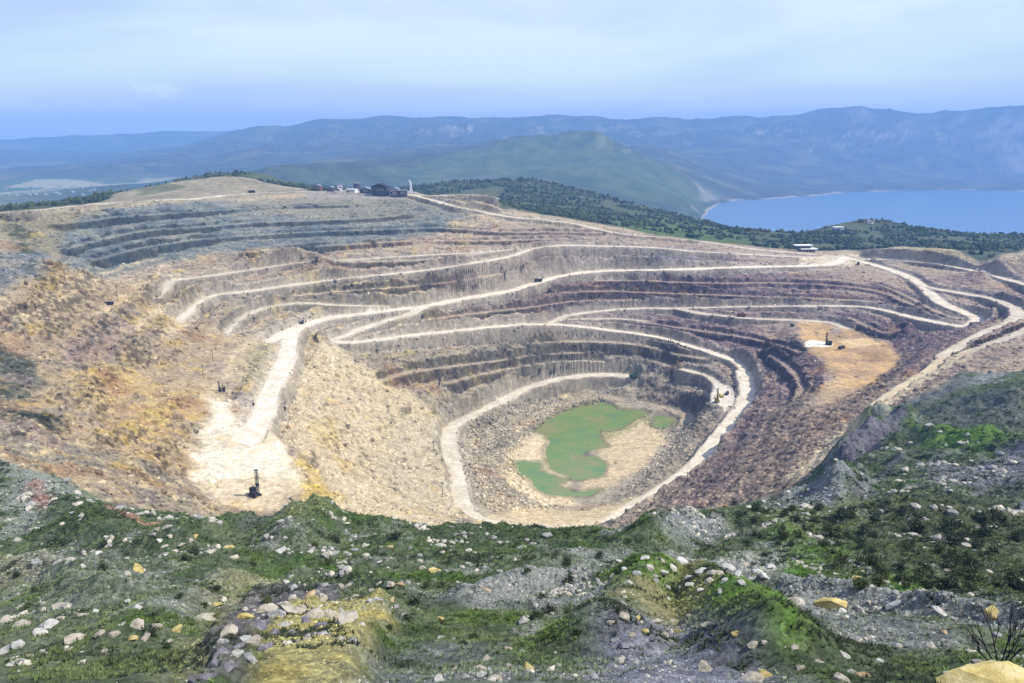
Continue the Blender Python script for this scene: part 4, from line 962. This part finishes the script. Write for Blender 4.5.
# ------------------------------------------------------------------ boulders
import bmesh
def rock_mesh(seed, flat=.8):
    """an angular block: hull of a few points, edges kept crisp, faces slightly broken"""
    rg = np.random.default_rng(seed); bm = bmesh.new()
    P_ = rg.normal(size=(17, 3)); P_ /= np.linalg.norm(P_, axis=1)[:, None]; P_ *= rg.uniform(.78, 1.0, (17, 1))
    P_ *= np.array([1.08, rg.uniform(.65, .95), flat * rg.uniform(.7, 1.0)])
    for q in P_: bm.verts.new(q)
    r_ = bmesh.ops.convex_hull(bm, input=bm.verts)
    bmesh.ops.delete(bm, geom=[g for g in r_['geom_interior'] if isinstance(g, bmesh.types.BMVert)], context='VERTS')
    bmesh.ops.subdivide_edges(bm, edges=bm.edges, cuts=3, use_grid_fill=True)
    V = np.array([v.co for v in bm.verts]); off = seed * 3.7
    nn = fbm(V[:, 0] * 2.2 + off, V[:, 1] * 2.2 + V[:, 2] * 1.7, 1.0, 4, .65)
    V = V * (1 + .10 * nn[:, None])
    for v, q in zip(bm.verts, V): v.co = q
    me = bpy.data.meshes.new('boulder'); bm.to_mesh(me); bm.free(); return me
def rock_mat(name, c1, c2, c3, sc=1.2):
    m, nt, b = newmat(name); tc = nt.nodes.new('ShaderNodeTexCoord'); oi = nt.nodes.new('ShaderNodeObjectInfo')
    ad = nt.nodes.new('ShaderNodeVectorMath'); ad.operation = 'ADD'; nt.links.new(tc.outputs['Object'], ad.inputs[0])
    sc_ = nt.nodes.new('ShaderNodeMath'); sc_.operation = 'MULTIPLY'; sc_.inputs[1].default_value = 37.0; nt.links.new(oi.outputs['Random'], sc_.inputs[0]); nt.links.new(sc_.outputs[0], ad.inputs[1])
    f = noise_node(nt, ad.outputs[0], sc, 8, .68)
    rp = nt.nodes.new('ShaderNodeValToRGB'); nt.links.new(f, rp.inputs[0]); E = rp.color_ramp.elements
    E[0].position = .33; E[0].color = c1 + (1,); E[1].position = .66; E[1].color = c3 + (1,); q = E.new(.5); q.color = c2 + (1,)
    nt.links.new(rp.outputs[0], b.inputs['Base Color'])
    bp = nt.nodes.new('ShaderNodeBump'); bp.inputs['Distance'].default_value = .12; nt.links.new(noise_node(nt, ad.outputs[0], 4.0, 8, .7), bp.inputs['Height']); nt.links.new(bp.outputs[0], b.inputs['Normal'])
    return m
RM = {'c': rock_mat('cream_limestone', (.20, .18, .14), (.40, .365, .29), (.52, .48, .40)), 'w': rock_mat('white_limestone', (.30, .29, .26), (.48, .47, .43), (.60, .59, .55)),
      'g': rock_mat('grey_limestone', (.15, .155, .155), (.30, .30, .295), (.42, .42, .40)), 'y': rock_mat('yellow_stained_rock', (.26, .20, .08), (.50, .41, .15), (.62, .55, .30)),
      't': rock_mat('tan_rock', (.24, .17, .09), (.42, .32, .18), (.52, .43, .28)), 'p': rock_mat('purple_grey_rock', (.10, .095, .11), (.19, .18, .205), (.30, .29, .31))}
PROTO = {}
for ci, c in enumerate(RM):
    PROTO[c] = []
    for k in range(5):
        me = rock_mesh(ci * 10 + k + 1); me.materials.append(RM[c]); PROTO[c].append(me)
rr = random.Random(5)
NB = [0]
def boulder(p, size, c, label, group=None, squash=1.0, tilt=.35):
    o = bpy.data.objects.new('boulder', rr.choice(PROTO[c])); COL.objects.link(o)
    s = size * .5
    o.scale = (s * rr.uniform(.95, 1.15), s * rr.uniform(.85, 1.15), s * squash * rr.uniform(.85, 1.1)); o.rotation_euler = (rr.uniform(-tilt, tilt), rr.uniform(-tilt, tilt), rr.uniform(0, 6.28))
    o.location = (p[0], p[1], p[2] - .02 * s * squash); NB[0] += 1
    return props(o, label, 'boulder', group)
def px_boulder(u, v, w, c, label, group=None, squash=1.0):
    p = hit(u, v + .22 * w, 8); d = math.sqrt(p[0] ** 2 + p[1] ** 2 + (CAMZ - p[2]) ** 2)
    return boulder(p, w * d / F * 1.05, c, label, group, squash)
UNIQ = [(984,674,84,'y','huge yellow boulder at the lower right corner below the bare shrub'),(1020,676,22,'y','yellow block wedged right of the huge corner boulder'),(832,599,33,'y','big rounded olive-yellow boulder on the grass at right centre'),
 (893,601,18,'g','angular grey boulder right of the rounded olive-yellow boulder'),(795,601,18,'c','low cream boulder left of the rounded olive-yellow boulder'),(857,577.5,10,'y','small yellowish boulder standing on the grass above the olive-yellow boulder'),
 (994,608,16,'y','yellow pointed boulder behind the bare shrub'),(939,612,14,'w','white flat boulder at the end of the bright grass strip on the right'),(137,566,17,'y','yellow flat-topped boulder on the dark grass of the left slope'),(38,560,12,'g','grey yellowish boulder far left on the dark grass'),
 (63.5,604,21,'c','rounded cream boulder on the left slope above the rubble'),(228.5,545.5,12,'y','upper one of two yellow rocks on the shaded bank below the white bench'),(234,556,9,'c','lower one of two yellow rocks on the shaded bank below the white bench'),(175,628.5,15,'y','bright yellow rock at the right end of the left rubble row'),
 (206,614.6,17,'c','tilted cream slab left of the rocky ledge'),(216,603,13,'y','small yellow stained rock above the tilted cream slab'),(98,552,9,'w','little white rock on the far left green bank'),(281,550,11,'w','flat white rock below the pale ridge at the pit lip'),
 (390,545,9,'t','tan rock beside the dark gravel patch near the pit lip'),(434,568,14,'y','round yellow boulder alone in the middle of the slope'),(423,566,10,'c','pale rock touching the round yellow boulder'),(310,592,15,'t','orange-tan boulder above the rocky ledge'),
 (292,587,13,'g','grey rock left of the orange-tan boulder'),(322,597,15,'c','cream boulder right of the orange-tan boulder'),(371,600,11,'w','square white block on the grass right of the rocky ledge'),(392,600.6,8,'t','small tan rock right of the square white block'),
 (489,589,10,'t','tan rock in the small stone scatter at centre'),(440.5,619,9,'y','pale yellow rock on the grey scree strip'),(648.5,565,14,'c','largest cream boulder at the left end of the white rubble band'),(624.5,644.5,14,'p','purple-grey boulder on the yellowish knoll'),
 (649,646,11,'p','pointed purple-grey rock right of the purple-grey boulder on the knoll'),(655,619.6,16,'c','broad cream rock crowning the yellowish knoll'),(705.6,666,19,'c','cream boulder on the slope right of the purple gravel'),(528,665,17,'y','yellowish lichen-stained rock at the bottom centre'),
 (483.6,656.5,17,'c','cream boulder at the bottom left of centre'),(554.6,660,11,'g','single grey rock right of the lichen-stained rock'),(751,676,20,'c','pale boulder at the lower end of the bright grass tongue'),(568.5,593,8,'c','small cream rock on the round stony hummock'),(736,632,10,'y','yellowish rock on the crest right of the knoll')]
for u, v, w, c, lb in UNIQ: px_boulder(u, v, w, c, lb, None, .8)
GRP = [('pale rock in the rubble row on the left slope', 'rubble row on the left slope', [(157,625,12,'c'),(22,623.5,12,'c'),(48,624,18,'w'),(5,620,14,'c'),(121,623.5,8,'w'),(137,622.7,14,'c'),(147,636,15,'c'),(132,637,12,'y'),(104,651,8,'c'),(76,637,16,'c'),(39,631,14,'w'),(19,644,12,'w'),(5,649,14,'g'),(85,613,15,'c'),(128,600.6,8,'w'),(138,607,10,'w'),(60,618,9,'c'),(100,632,10,'c'),(95,612,8,'w'),(115,634,9,'c'),(168,640,8,'c'),(30,655,9,'c'),(66,650,8,'c')]),
 ('block of the broken rock ledge above the yellow slab', 'blocks of the rocky ledge', [(346,616,19,'c'),(329,611,18,'c'),(313,612,14,'c'),(288,603,18,'c'),(265,606,16,'c'),(276,612,12,'g'),(260,625,14,'p'),(283,622,14,'g'),(265,645,14,'p'),(255,640,12,'c'),(300,608,13,'c'),(338,618,11,'t'),(246,637,11,'w'),(236,652,9,'w'),(261,622,12,'p'),(229,630,14,'c'),(215,662,12,'p'),(240,645,12,'p'),(222,650,11,'p'),(230,665,13,'p'),(208,675,14,'p'),(250,655,12,'g'),(246,615,12,'y'),(272,632,11,'p'),(290,632,9,'g'),(196,678,12,'p'),(222,640,9,'g'),(306,618,11,'p'),(320,622,10,'p')]),
 ('pale stone in the white rubble band on the right', 'stones of the white rubble band', [(681.5,559.5,13,'w'),(703,569,11,'w'),(716,570,14,'c'),(625,568,9,'w'),(637,572,9,'g'),(612,575,9,'c'),(662,572,10,'w'),(672,566,9,'w'),(692,575,11,'w'),(728,566,11,'w'),(738,572,10,'w'),(746,564,9,'c'),(757,570,10,'w'),(710,579,10,'c'),(690,583,9,'w'),(725,580,9,'w'),(741,581,8,'w'),(655,580,8,'g'),(667,586,8,'w'),(680,588,9,'c'),(702,588,9,'w'),(720,590,8,'w'),(764,576,9,'w'),(770,566,9,'w'),(645,556,8,'w'),(660,558,8,'c'),(752,577,8,'g'),(620,560,7,'w'),(600,572,7,'w'),(630,582,7,'w')]),
 ('cream stone on the yellowish knoll at lower right of centre', 'stones of the yellowish knoll', [(623,614.6,14,'c'),(638,616.6,9,'y'),(708,622,12,'c'),(678,631,10,'y'),(664,635,9,'c'),(610,622,9,'c'),(645,630,8,'y'),(690,615,8,'c'),(632,633,8,'c'),(672,620,8,'c'),(754,642.5,14,'c'),(615,640,8,'g')]),
 ('pale rock along the bottom edge of the picture', 'rocks along the bottom edge', [(480,667,14,'c'),(438,678,13,'w'),(496,677,15,'c'),(524,651,11,'g'),(507.6,648,11,'c'),(511,665,11,'c'),(581,672,10,'c'),(765,674,14,'y'),(844,653.5,11,'w'),(841,677,17,'c'),(862,673,14,'t'),(793.5,647,9,'c'),(764,642,8,'c'),(800,668,9,'c'),(820,660,10,'c'),(880,660,8,'w'),(455,668,9,'c'),(410,672,9,'g'),(540,678,10,'g')]),
 ('small pale rock scattered on the middle of the grassy slope', 'rocks scattered on the middle slope', [(327.5,556.7,7,'w'),(379.5,561,6,'w'),(286,581,7,'w'),(349,583,10,'c'),(341,586,8,'c'),(390,585,11,'c'),(355,595.5,9,'c'),(442,552,6,'c'),(458,581.6,5,'w'),(82.5,566,6,'w'),(380,582,8,'c'),(400,583,8,'t'),(372,588,7,'c'),(480,585,7,'c'),(495,582,7,'c'),(470,592,6,'c'),(863,581,6,'w'),(872,585,7,'w'),(860.5,609,8,'w'),(876.5,608,7,'w'),(842.5,610,11,'w'),(945.6,631.6,10,'t'),(355,548,9,'g'),(365,546,8,'w'),(350,540,6,'g'),(420,560,7,'w'),(410,548,6,'p'),(400,543,6,'p'),(430,545,6,'p'),(165,545,7,'c'),(175,550,8,'c'),(182,545,7,'c'),(190,540,6,'c'),(160,540,6,'w'),(195,535,7,'y'),(170,538,6,'c')])]
for lb, gr, L in GRP:
    k_ = {'blocks of the rocky ledge': 1.45, 'stones of the white rubble band': 1.25}.get(gr, 1.1)
    for u, v, w, c in L: px_boulder(u, v, w * k_, c, lb, gr, .9)
# ------------------------------------------------------------------ rubble and scrub nobody could count
def scatter(name, pos, size, proto_V, proto_F, cols, mat, label, cat, flat=1.0, seed=1):
    """one mesh of many small pieces, each turned and sized on its own"""
    rg = np.random.default_rng(seed); n = len(pos); k = len(proto_V); m_ = len(proto_V[0]) if k < 40 and isinstance(proto_V, list) else None
    Vs, Fs, Cs = [], [], []; base = 0
    for q, (PV, PF) in enumerate(zip(proto_V, proto_F)):
        sel = np.arange(q, n, k); a = rg.uniform(0, 6.283, len(sel)); ca, sa = np.cos(a)[:, None], np.sin(a)[:, None]
        st = rg.uniform(.7, 1.3, (len(sel), 3)); st[:, 2] *= flat
        L = PV[None] * st[:, None] * size[sel][:, None, None]
        W = np.stack([L[..., 0] * ca - L[..., 1] * sa, L[..., 0] * sa + L[..., 1] * ca, L[..., 2]], -1) + pos[sel][:, None]
        Vs.append(W.reshape(-1, 3)); Fs.append((PF[None] + (np.arange(len(sel)) * len(PV))[:, None, None] + base).reshape(-1, 3)); base += len(sel) * len(PV)
        Cs.append(np.repeat(cols[sel], len(PV), 0))
    o = mesh_from(name, np.vstack(Vs), np.vstack(Fs), mat, np.vstack(Cs))
    return props(o, label, cat, kind='stuff')
def ico(sub, seed, jit):
    bm = bmesh.new(); bmesh.ops.create_icosphere(bm, subdivisions=sub, radius=1.0); rg = np.random.default_rng(seed)
    V = np.array([v.co for v in bm.verts]); Fq = np.array([[v.index for v in f.verts] for f in bm.faces]); bm.free()
    return V * (1 + jit * rg.normal(size=(len(V), 1))) , Fq
def sample_cells(weight, n, seed):
    """random ground points with density following a plan weight (per square metre)"""
    rg = np.random.default_rng(seed)
    A = (np.gradient(TH)[:, None] * np.gradient(LR)[None, :]) * R * R
    w = (weight * A).ravel(); c = np.cumsum(w); ix = np.searchsorted(c, rg.random(n) * c[-1])
    i, j = np.clip(ix // NL, 0, NT - 2), np.clip(ix % NL, 0, NL - 2); fa, fb = rg.random(n), rg.random(n)
    def lerp(Q): return (Q[i, j] * (1 - fa) + Q[i + 1, j] * fa) * (1 - fb) + (Q[i, j + 1] * (1 - fa) + Q[i + 1, j + 1] * fa) * fb
    return np.stack([lerp(X), lerp(Y), lerp(Z)], -1), C[i, j], rg
VIS = (np.abs(TT) < math.radians(36)).astype(np.float32)
RK = [ico(1, s, .16) for s in range(6)]
M_RUB = ground_mat('loose_rubble', 1.5, 6.0, 4.0, .1, .25)
# stones in the pit: on ledges, under the faces, on the floor
wpit = PITM * VIS * (1 - .93 * FLOORM) * (1 - ROADW) * sstep(250, 270, R) * (.35 + sstep(0, .3, n1)) * sstep(1100, 800, R)
pos, col, rg = sample_cells(wpit, 26000, 3); sz = .35 + .9 * rg.random(len(pos)) ** 4 * 1.6
col = np.clip(col * rg.uniform(.7, 1.5, (len(pos), 1)), .03, .8)
scatter('rubble', pos, sz, [a for a, _ in RK], [b for _, b in RK], col, M_RUB, 'broken stone littering the quarry slopes and ledges', 'rubble', .8, 4)
fl = region([(455,480),(470,418),(540,392),(620,386),(560,410),(532,432),(512,455),(522,490),(560,508),(500,512)], 4, 4, 12, 255)
pos, col, rg = sample_cells(fl * (1 - ROADW) + .25 * region([(640,420),(690,410),(700,440),(650,480),(610,500),(640,470),(665,440)], 4, 4, 12, 255), 9000, 5); sz = .3 + 1.3 * rg.random(len(pos)) ** 3
col = np.clip(col * rg.uniform(.6, 1.7, (len(pos), 1)), .03, .8)
scatter('rubble', pos, sz, [a for a, _ in RK], [b for _, b in RK], col, M_RUB, 'coarse grey rubble heaped round the pond on the pit floor', 'rubble', .8, 6)
# stones on the near slope
wn = HILL * VIS * sstep(18, 24, R) * sstep(420, 160, R) * (.015 + .25 * bare + 2.2 * sstep(.18, .5, fbm(X, Y, 12, 4, .6, off=71.))) / np.maximum(R, 30) ** 1.0
pb_, _, rg = sample_cells(wn * sstep(26, 30, R) * sstep(150, 120, R) * (np.abs(TT) < .57), 400, 31)
for q in pb_:
    if NB[0] >= 297: break
    d = math.hypot(math.hypot(q[0], q[1]), CAMZ - q[2])
    boulder(tuple(map(float, q)), (3.5 + 6 * rr.random() ** 2) * d / F, rr.choice('ccwgg'), 'loose limestone boulder strewn over the grassy near slope', 'loose boulders on the near slope')
pos, col, rg = sample_cells(wn, 10500, 8); d = np.hypot(pos[:, 0], pos[:, 1]); sz = (.04 + .0016 * d * rg.random(len(pos)) ** 4 * 3) * rg.uniform(.7, 1.5, len(pos))
col = two((.46, .43, .35), (.24, .24, .23), rg.normal(size=len(pos)) * .25)
scatter('loose_stones', pos, sz, [a for a, _ in RK], [b for _, b in RK], col, M_RUB, 'small pale stones littering the grassy near slope', 'stones', .8, 9)
# fine gravel on the bare patches
wgv = HILL * VIS * sstep(18, 22, R) * sstep(330, 150, R) * sstep(.10, .17, C[..., 0]) * (.4 + sstep(-.1, .3, g2)) / np.maximum(R, 28) ** 1.4
pos, col, rg = sample_cells(wgv, 45000, 21); d = np.hypot(pos[:, 0], pos[:, 1]); sz = (.0009 * d) * (.5 + 2.2 * rg.random(len(pos)) ** 3)
col = np.clip(col * rg.uniform(.55, 1.9, (len(pos), 1)), .03, .6)
RK0 = [ico(0 + 1, 70 + s, .2) for s in range(4)]
scatter('gravel', pos, sz, [a for a, _ in RK0], [b for _, b in RK0], col, M_RUB, 'fine gravel on the bare patches of the near slope', 'gravel', .8, 22)
# low scrub and grass tufts
def tuft(seed, n=12):
    rg = np.random.default_rng(seed); V = []; Fq = []
    for k in range(n):
        a = rg.uniform(0, 6.28); el = rg.uniform(.2, 1.3); l = rg.uniform(.6, 1.2); w = rg.uniform(.08, .17)
        c = np.array([math.cos(a), math.sin(a), 0]) * rg.uniform(0, .35); tip = c + l * np.array([math.cos(a) * math.cos(el), math.sin(a) * math.cos(el), math.sin(el)])
        s = np.array([-math.sin(a), math.cos(a), 0]) * w; V += [c + s, c - s, tip]; Fq.append([3 * k, 3 * k + 1, 3 * k + 2])
    return np.array(V), np.array(Fq)
TF = [tuft(s) for s in range(8)]
M_GRS = newmat('grass_and_scrub'); nt = M_GRS[1]; at_ = nt.nodes.new('ShaderNodeAttribute'); at_.attribute_name = 'Col'; nt.links.new(at_.outputs['Color'], M_GRS[2].inputs['Base Color']); M_GRS = M_GRS[0]
lum = C.max(-1); green = HILL * sstep(.0, .012, C[..., 1] - C[..., 0] * .98) * sstep(.22, .1, lum)
wg = green * (.25 + 1.5 * sstep(-.1, .3, fbm(X, Y, 6, 3, .6, off=77.))) * VIS * sstep(18, 24, R) * sstep(480, 200, R) * (.3 + sstep(-.2, .3, g2)) / np.maximum(R, 25) ** 1.1
pos, col, rg = sample_cells(wg, 105000, 10); d = np.hypot(pos[:, 0], pos[:, 1]); sz = (.09 + .0019 * d) * rg.uniform(.5, 1.4, len(pos))
col = np.clip(col * rg.uniform(.6, 1.6, (len(pos), 1)) * np.array([1.0, 1.12, .75]), .008, .4)
scatter('grass', pos, sz, [a for a, _ in TF], [b for _, b in TF], col, M_GRS, 'low grass and scrub growing over the near slope', 'grass', 1.0, 11)
# darker cushion scrub in loose clumps
wsc = HILL * (1 - bare) * VIS * sstep(20, 26, R) * sstep(480, 200, R) * sstep(.12, .4, fbm(X, Y, 8, 4, .6, off=81.)) / np.maximum(R, 25) ** 1.2
pos, col, rg = sample_cells(wsc, 16000, 15); d = np.hypot(pos[:, 0], pos[:, 1]); sz = (.10 + .0034 * d) * rg.uniform(.5, 1.3, len(pos))
col = two((.018, .028, .016), (.045, .058, .032), rg.normal(size=len(pos)) * .2)
scatter('scrub', pos, sz, [a for a, _ in TF], [b for _, b in TF], col, M_GRS, 'dark low cushion scrub in clumps on the near slope', 'scrub', .7, 16)
# woods beyond the rim
dark = BEYOND * sstep(900, 1000, R) * sstep(2600, 2300, R) * sstep(.066, .05, C[..., 0]) * sstep(8, 14, Z) * VIS * (.2 + sstep(-.2, .25, b2))
TRB = [ico(1, 40 + s, .22) for s in range(6)]
pos, col, rg = sample_cells(dark * R ** -1.2, 26000, 12); sz = 1.0 + 2.6 * rg.random(len(pos)) ** 1.8; pos[:, 2] += sz * .35
col = two((.018, .030, .016), (.060, .075, .030), rg.normal(size=len(pos)) * .16 + .9 * fbm(pos[:, 0], pos[:, 1], 60, 3, .6))
scatter('woods', pos, sz, [a for a, _ in TRB], [b for _, b in TRB], col, M_GRS, 'dark low woods covering the hills behind the quarry', 'woods', 1.1, 13)

# ------------------------------------------------------------------ shrubs
def leaf_mat(name, c):
    return paint(name, c, .8, 0, .5, 3.0)
LEAF = [leaf_mat('dark_scrub_leaves', (.035, .05, .024)), leaf_mat('olive_scrub_leaves', (.065, .08, .03))]
def shrub_proto(seed, mat):
    rg = np.random.default_rng(seed); V = []; Fq = []
    lobes = rg.normal(size=(7, 3)) * np.array([.45, .45, .25]) + np.array([0, 0, .55]); k = 0
    for q in range(420):
        c = lobes[rg.integers(7)] + rg.normal(size=3) * .22; c[2] = max(c[2], .05)
        t1 = rg.normal(size=3) * .09; t2 = rg.normal(size=3) * .09; V += [c - t1, c + t1, c + t2]; Fq.append((k, k + 1, k + 2)); k += 3
    me = bpy.data.meshes.new('foliage'); me.from_pydata([tuple(v) for v in V], [], Fq); me.materials.append(mat)
    st = MB()
    for q in range(5): a = rg.uniform(0, 6.28); st.tube((0, 0, -.2), (.4 * math.cos(a), .4 * math.sin(a), .7), .05, .02, 5)
    ms = bpy.data.meshes.new('stem'); ms.from_pydata(st.v, [], st.f); ms.materials.append(WOOD)
    return me, ms
SHRUBS = [shrub_proto(s, LEAF[s % 2]) for s in range(5)]
def shrub(p, size, label, group):
    t = empty('shrub', label, 'shrub', sink(p, .05), rr.uniform(0, 6.28), group, size)
    me, ms = rr.choice(SHRUBS)
    for nm, q in (('foliage', me), ('stem', ms)):
        o = bpy.data.objects.new(nm, q); COL.objects.link(o); o.parent = t
for k in range(70):
    u, v = rr.uniform(835, 1030), rr.uniform(512, 592); p = hit(u, v, 20); d = math.hypot(p[0], p[1])
    if d < 200: shrub(p, rr.uniform(.006, .0125) * d, 'dark low shrub on the rounded green knoll at right', 'shrubs on the right knoll')
for k in range(30):
    u, v = rr.uniform(745, 845), rr.uniform(505, 560); p = hit(u, v, 20); d = math.hypot(p[0], p[1])
    if d < 260: shrub(p, rr.uniform(.005, .009) * d, 'small dark shrub on the yellow-green bank left of the knoll', 'shrubs on the yellow-green bank')
for k in range(40):
    u, v = rr.uniform(0, 600), rr.uniform(538, 650); p = hit(u, v, 20); d = math.hypot(p[0], p[1])
    if d < 200: shrub(p, rr.uniform(.006, .011) * d, 'low dark bush among the stones of the near left slope', 'bushes on the near left slope')
# bare shrub at the lower right
bp_ = hit(1000, 664, 8); bs = empty('bare_shrub', 'leafless dark shrub behind the huge yellow corner boulder', 'shrub', sink(bp_, .1))
M_TWIG = paint('bare_twigs', (.022, .020, .026), .9)
def branch(mb, a, d, l, r, lev):
    b2_ = Vector(a) + d * l; mb.tube(a, b2_, r, r * .62, 5)
    if lev == 0: return
    for q in range(3 if lev > 1 else 4):
        nd = (d + Vector((rr.gauss(0, .38), rr.gauss(0, .38), rr.gauss(.12, .25)))).normalized()
        st_ = Vector(a).lerp(b2_, rr.uniform(.45, 1.0)); branch(mb, tuple(st_), nd, l * rr.uniform(.55, .8), r * .55, lev - 1)
dB = math.hypot(bp_[0], bp_[1]) / 30.0
for dx, dz_, l in ((-.55, 1, 1.5), (-.2, 1, 1.7), (.12, 1, 2.0), (.35, 1, 1.6), (-.85, .8, 1.2), (.7, .9, 1.2)):
    mb = MB(); branch(mb, (dx * .25 * dB, 0, 0), Vector((dx, rr.uniform(-.3, .3), dz_)).normalized(), l * dB * .7, .032 * dB, 3); mb.build('branch', M_TWIG, bs)
print('rocks', NB[0], round(time.time() - T0, 1))
# ------------------------------------------------------------------ haze
zlo = float(min(Z.min(), -1.0)) - 2.0; zhi = max(float(Z.max()), CAMZ) + 25.0
xs, y0, y1 = 10600.0, -300.0, 12760.0
hv = np.array([(x, y, z) for z in (zlo, zhi) for y in (y0, y1) for x in (-xs, xs)])
hf = np.array([[0, 2, 3, 1], [4, 5, 7, 6], [0, 1, 5, 4], [2, 6, 7, 3], [0, 4, 6, 2], [1, 3, 7, 5]])
hm = bpy.data.materials.new('haze_air'); hm.use_nodes = True; nt = hm.node_tree; nt.nodes.clear()
out = nt.nodes.new('ShaderNodeOutputMaterial'); pv = nt.nodes.new('ShaderNodeVolumePrincipled')
pv.inputs['Color'].default_value = HAZE_COL + (1,); pv.inputs['Density'].default_value = HAZE_DENS; pv.inputs['Anisotropy'].default_value = 0.0
nt.links.new(pv.outputs[0], out.inputs['Volume'])
ho = props(mesh_from('haze', hv, hf, hm), 'pale blue haze over the quarry and bay', 'haze', kind='stuff')

# ------------------------------------------------------------------ light
SUN_EL, SUN_AZ = math.radians(50), math.radians(98)       # azimuth clockwise from the view direction (+Y)
sun = bpy.data.lights.new('sun', 'SUN'); sun.energy = SUN_E; sun.angle = math.radians(.53); sun.color = (1.0, .94, .83)
so = bpy.data.objects.new('sun', sun); COL.objects.link(so)
so.rotation_euler = (math.pi / 2 - SUN_EL, 0, math.pi - SUN_AZ)
from mathutils import Vector
dvec = Vector((math.sin(SUN_AZ) * math.cos(SUN_EL), math.cos(SUN_AZ) * math.cos(SUN_EL), math.sin(SUN_EL)))
so.rotation_euler = dvec.to_track_quat('Z', 'Y').to_euler()
w = bpy.data.worlds.new('World'); scene.world = w; w.use_nodes = True; nt = w.node_tree; nt.nodes.clear()
out = nt.nodes.new('ShaderNodeOutputWorld'); bg = nt.nodes.new('ShaderNodeBackground'); bg.inputs['Strength'].default_value = SKY_S
sky = nt.nodes.new('ShaderNodeTexSky'); sky.sky_type = 'NISHITA'; sky.sun_disc = False
sky.sun_elevation = SUN_EL; sky.sun_rotation = SUN_AZ; sky.altitude = 300; sky.air_density = 1.0; sky.dust_density = 1.0; sky.ozone_density = 2.0
tc = nt.nodes.new('ShaderNodeTexCoord')
mp = nt.nodes.new('ShaderNodeMapping'); mp.inputs['Scale'].default_value = (.8, 1.0, 4.5); mp.inputs['Rotation'].default_value = (0, .12, 0)
nt.links.new(tc.outputs['Generated'], mp.inputs['Vector'])
cn = nt.nodes.new('ShaderNodeTexNoise'); cn.inputs['Scale'].default_value = 1.5; cn.inputs['Detail'].default_value = 6; cn.inputs['Roughness'].default_value = .5; cn.inputs['Distortion'].default_value = .3
nt.links.new(mp.outputs[0], cn.inputs['Vector'])
cf = maprange(nt, cn.outputs['Fac'], .36, .66, 0.0, CLOUD)
# one small puff of cloud low on the left
pd_ = Vector((ray(150, 87)[0] and math.sin(ray(150, 87)[0]), math.cos(ray(150, 87)[0]), ray(150, 87)[1])).normalized()
sb = nt.nodes.new('ShaderNodeVectorMath'); sb.operation = 'SUBTRACT'; nt.links.new(tc.outputs['Generated'], sb.inputs[0]); sb.inputs[1].default_value = pd_
sq = nt.nodes.new('ShaderNodeVectorMath'); sq.operation = 'MULTIPLY'; nt.links.new(sb.outputs[0], sq.inputs[0]); sq.inputs[1].default_value = (.55, .6, 2.0)
le = nt.nodes.new('ShaderNodeVectorMath'); le.operation = 'LENGTH'; nt.links.new(sq.outputs[0], le.inputs[0])
cn2 = noise_node(nt, tc.outputs['Generated'], 45.0, 6, .6)
ad = nt.nodes.new('ShaderNodeMath'); ad.operation = 'MULTIPLY_ADD'; nt.links.new(cn2, ad.inputs[0]); ad.inputs[1].default_value = .05; nt.links.new(le.outputs['Value'], ad.inputs[2])
puff = maprange(nt, ad.outputs[0], .034, .058, .85, 0.0)
mxx = nt.nodes.new('ShaderNodeMath'); mxx.operation = 'MAXIMUM'; nt.links.new(cf, mxx.inputs[0]); nt.links.new(puff, mxx.inputs[1]); cf = mxx.outputs[0]
# thin cirrus is denser towards the upper sky ahead
mx = nt.nodes.new('ShaderNodeMix'); mx.data_type = 'RGBA'
tint = nt.nodes.new('ShaderNodeMix'); tint.data_type = 'RGBA'; tint.blend_type = 'MULTIPLY'; tint.inputs[0].default_value = 1.0
nt.links.new(sky.outputs[0], tint.inputs[6]); tint.inputs[7].default_value = SKY_TINT + (1,)
nt.links.new(cf, mx.inputs[0]); nt.links.new(tint.outputs[2], mx.inputs[6]); mx.inputs[7].default_value = CLOUD_COL + (1,)
nt.links.new(mx.outputs[2], bg.inputs['Color']); nt.links.new(bg.outputs[0], out.inputs[0])

# ------------------------------------------------------------------ camera
cam = bpy.data.cameras.new('camera'); co_ = bpy.data.objects.new('camera', cam); COL.objects.link(co_)
co_.location = (0, 0, CAMZ); co_.rotation_euler = (math.pi / 2 - PITCH, 0, 0)
cam.sensor_fit = 'HORIZONTAL'; cam.sensor_width = 36.0; cam.lens = F / 1024.0 * 36.0
cam.clip_start = .5; cam.clip_end = 60000
scene.camera = co_
scene.view_settings.view_transform = 'Standard'; scene.view_settings.look = 'None'
scene.view_settings.exposure = EXPOSURE; scene.view_settings.gamma = 1.0; scene.view_settings.use_curve_mapping = False
scene.cycles.use_denoising = DENOISE
scene.cycles.volume_bounces = VB
scene.cycles.max_bounces = 4; scene.cycles.diffuse_bounces = 2
print('done', round(time.time() - T0, 1))
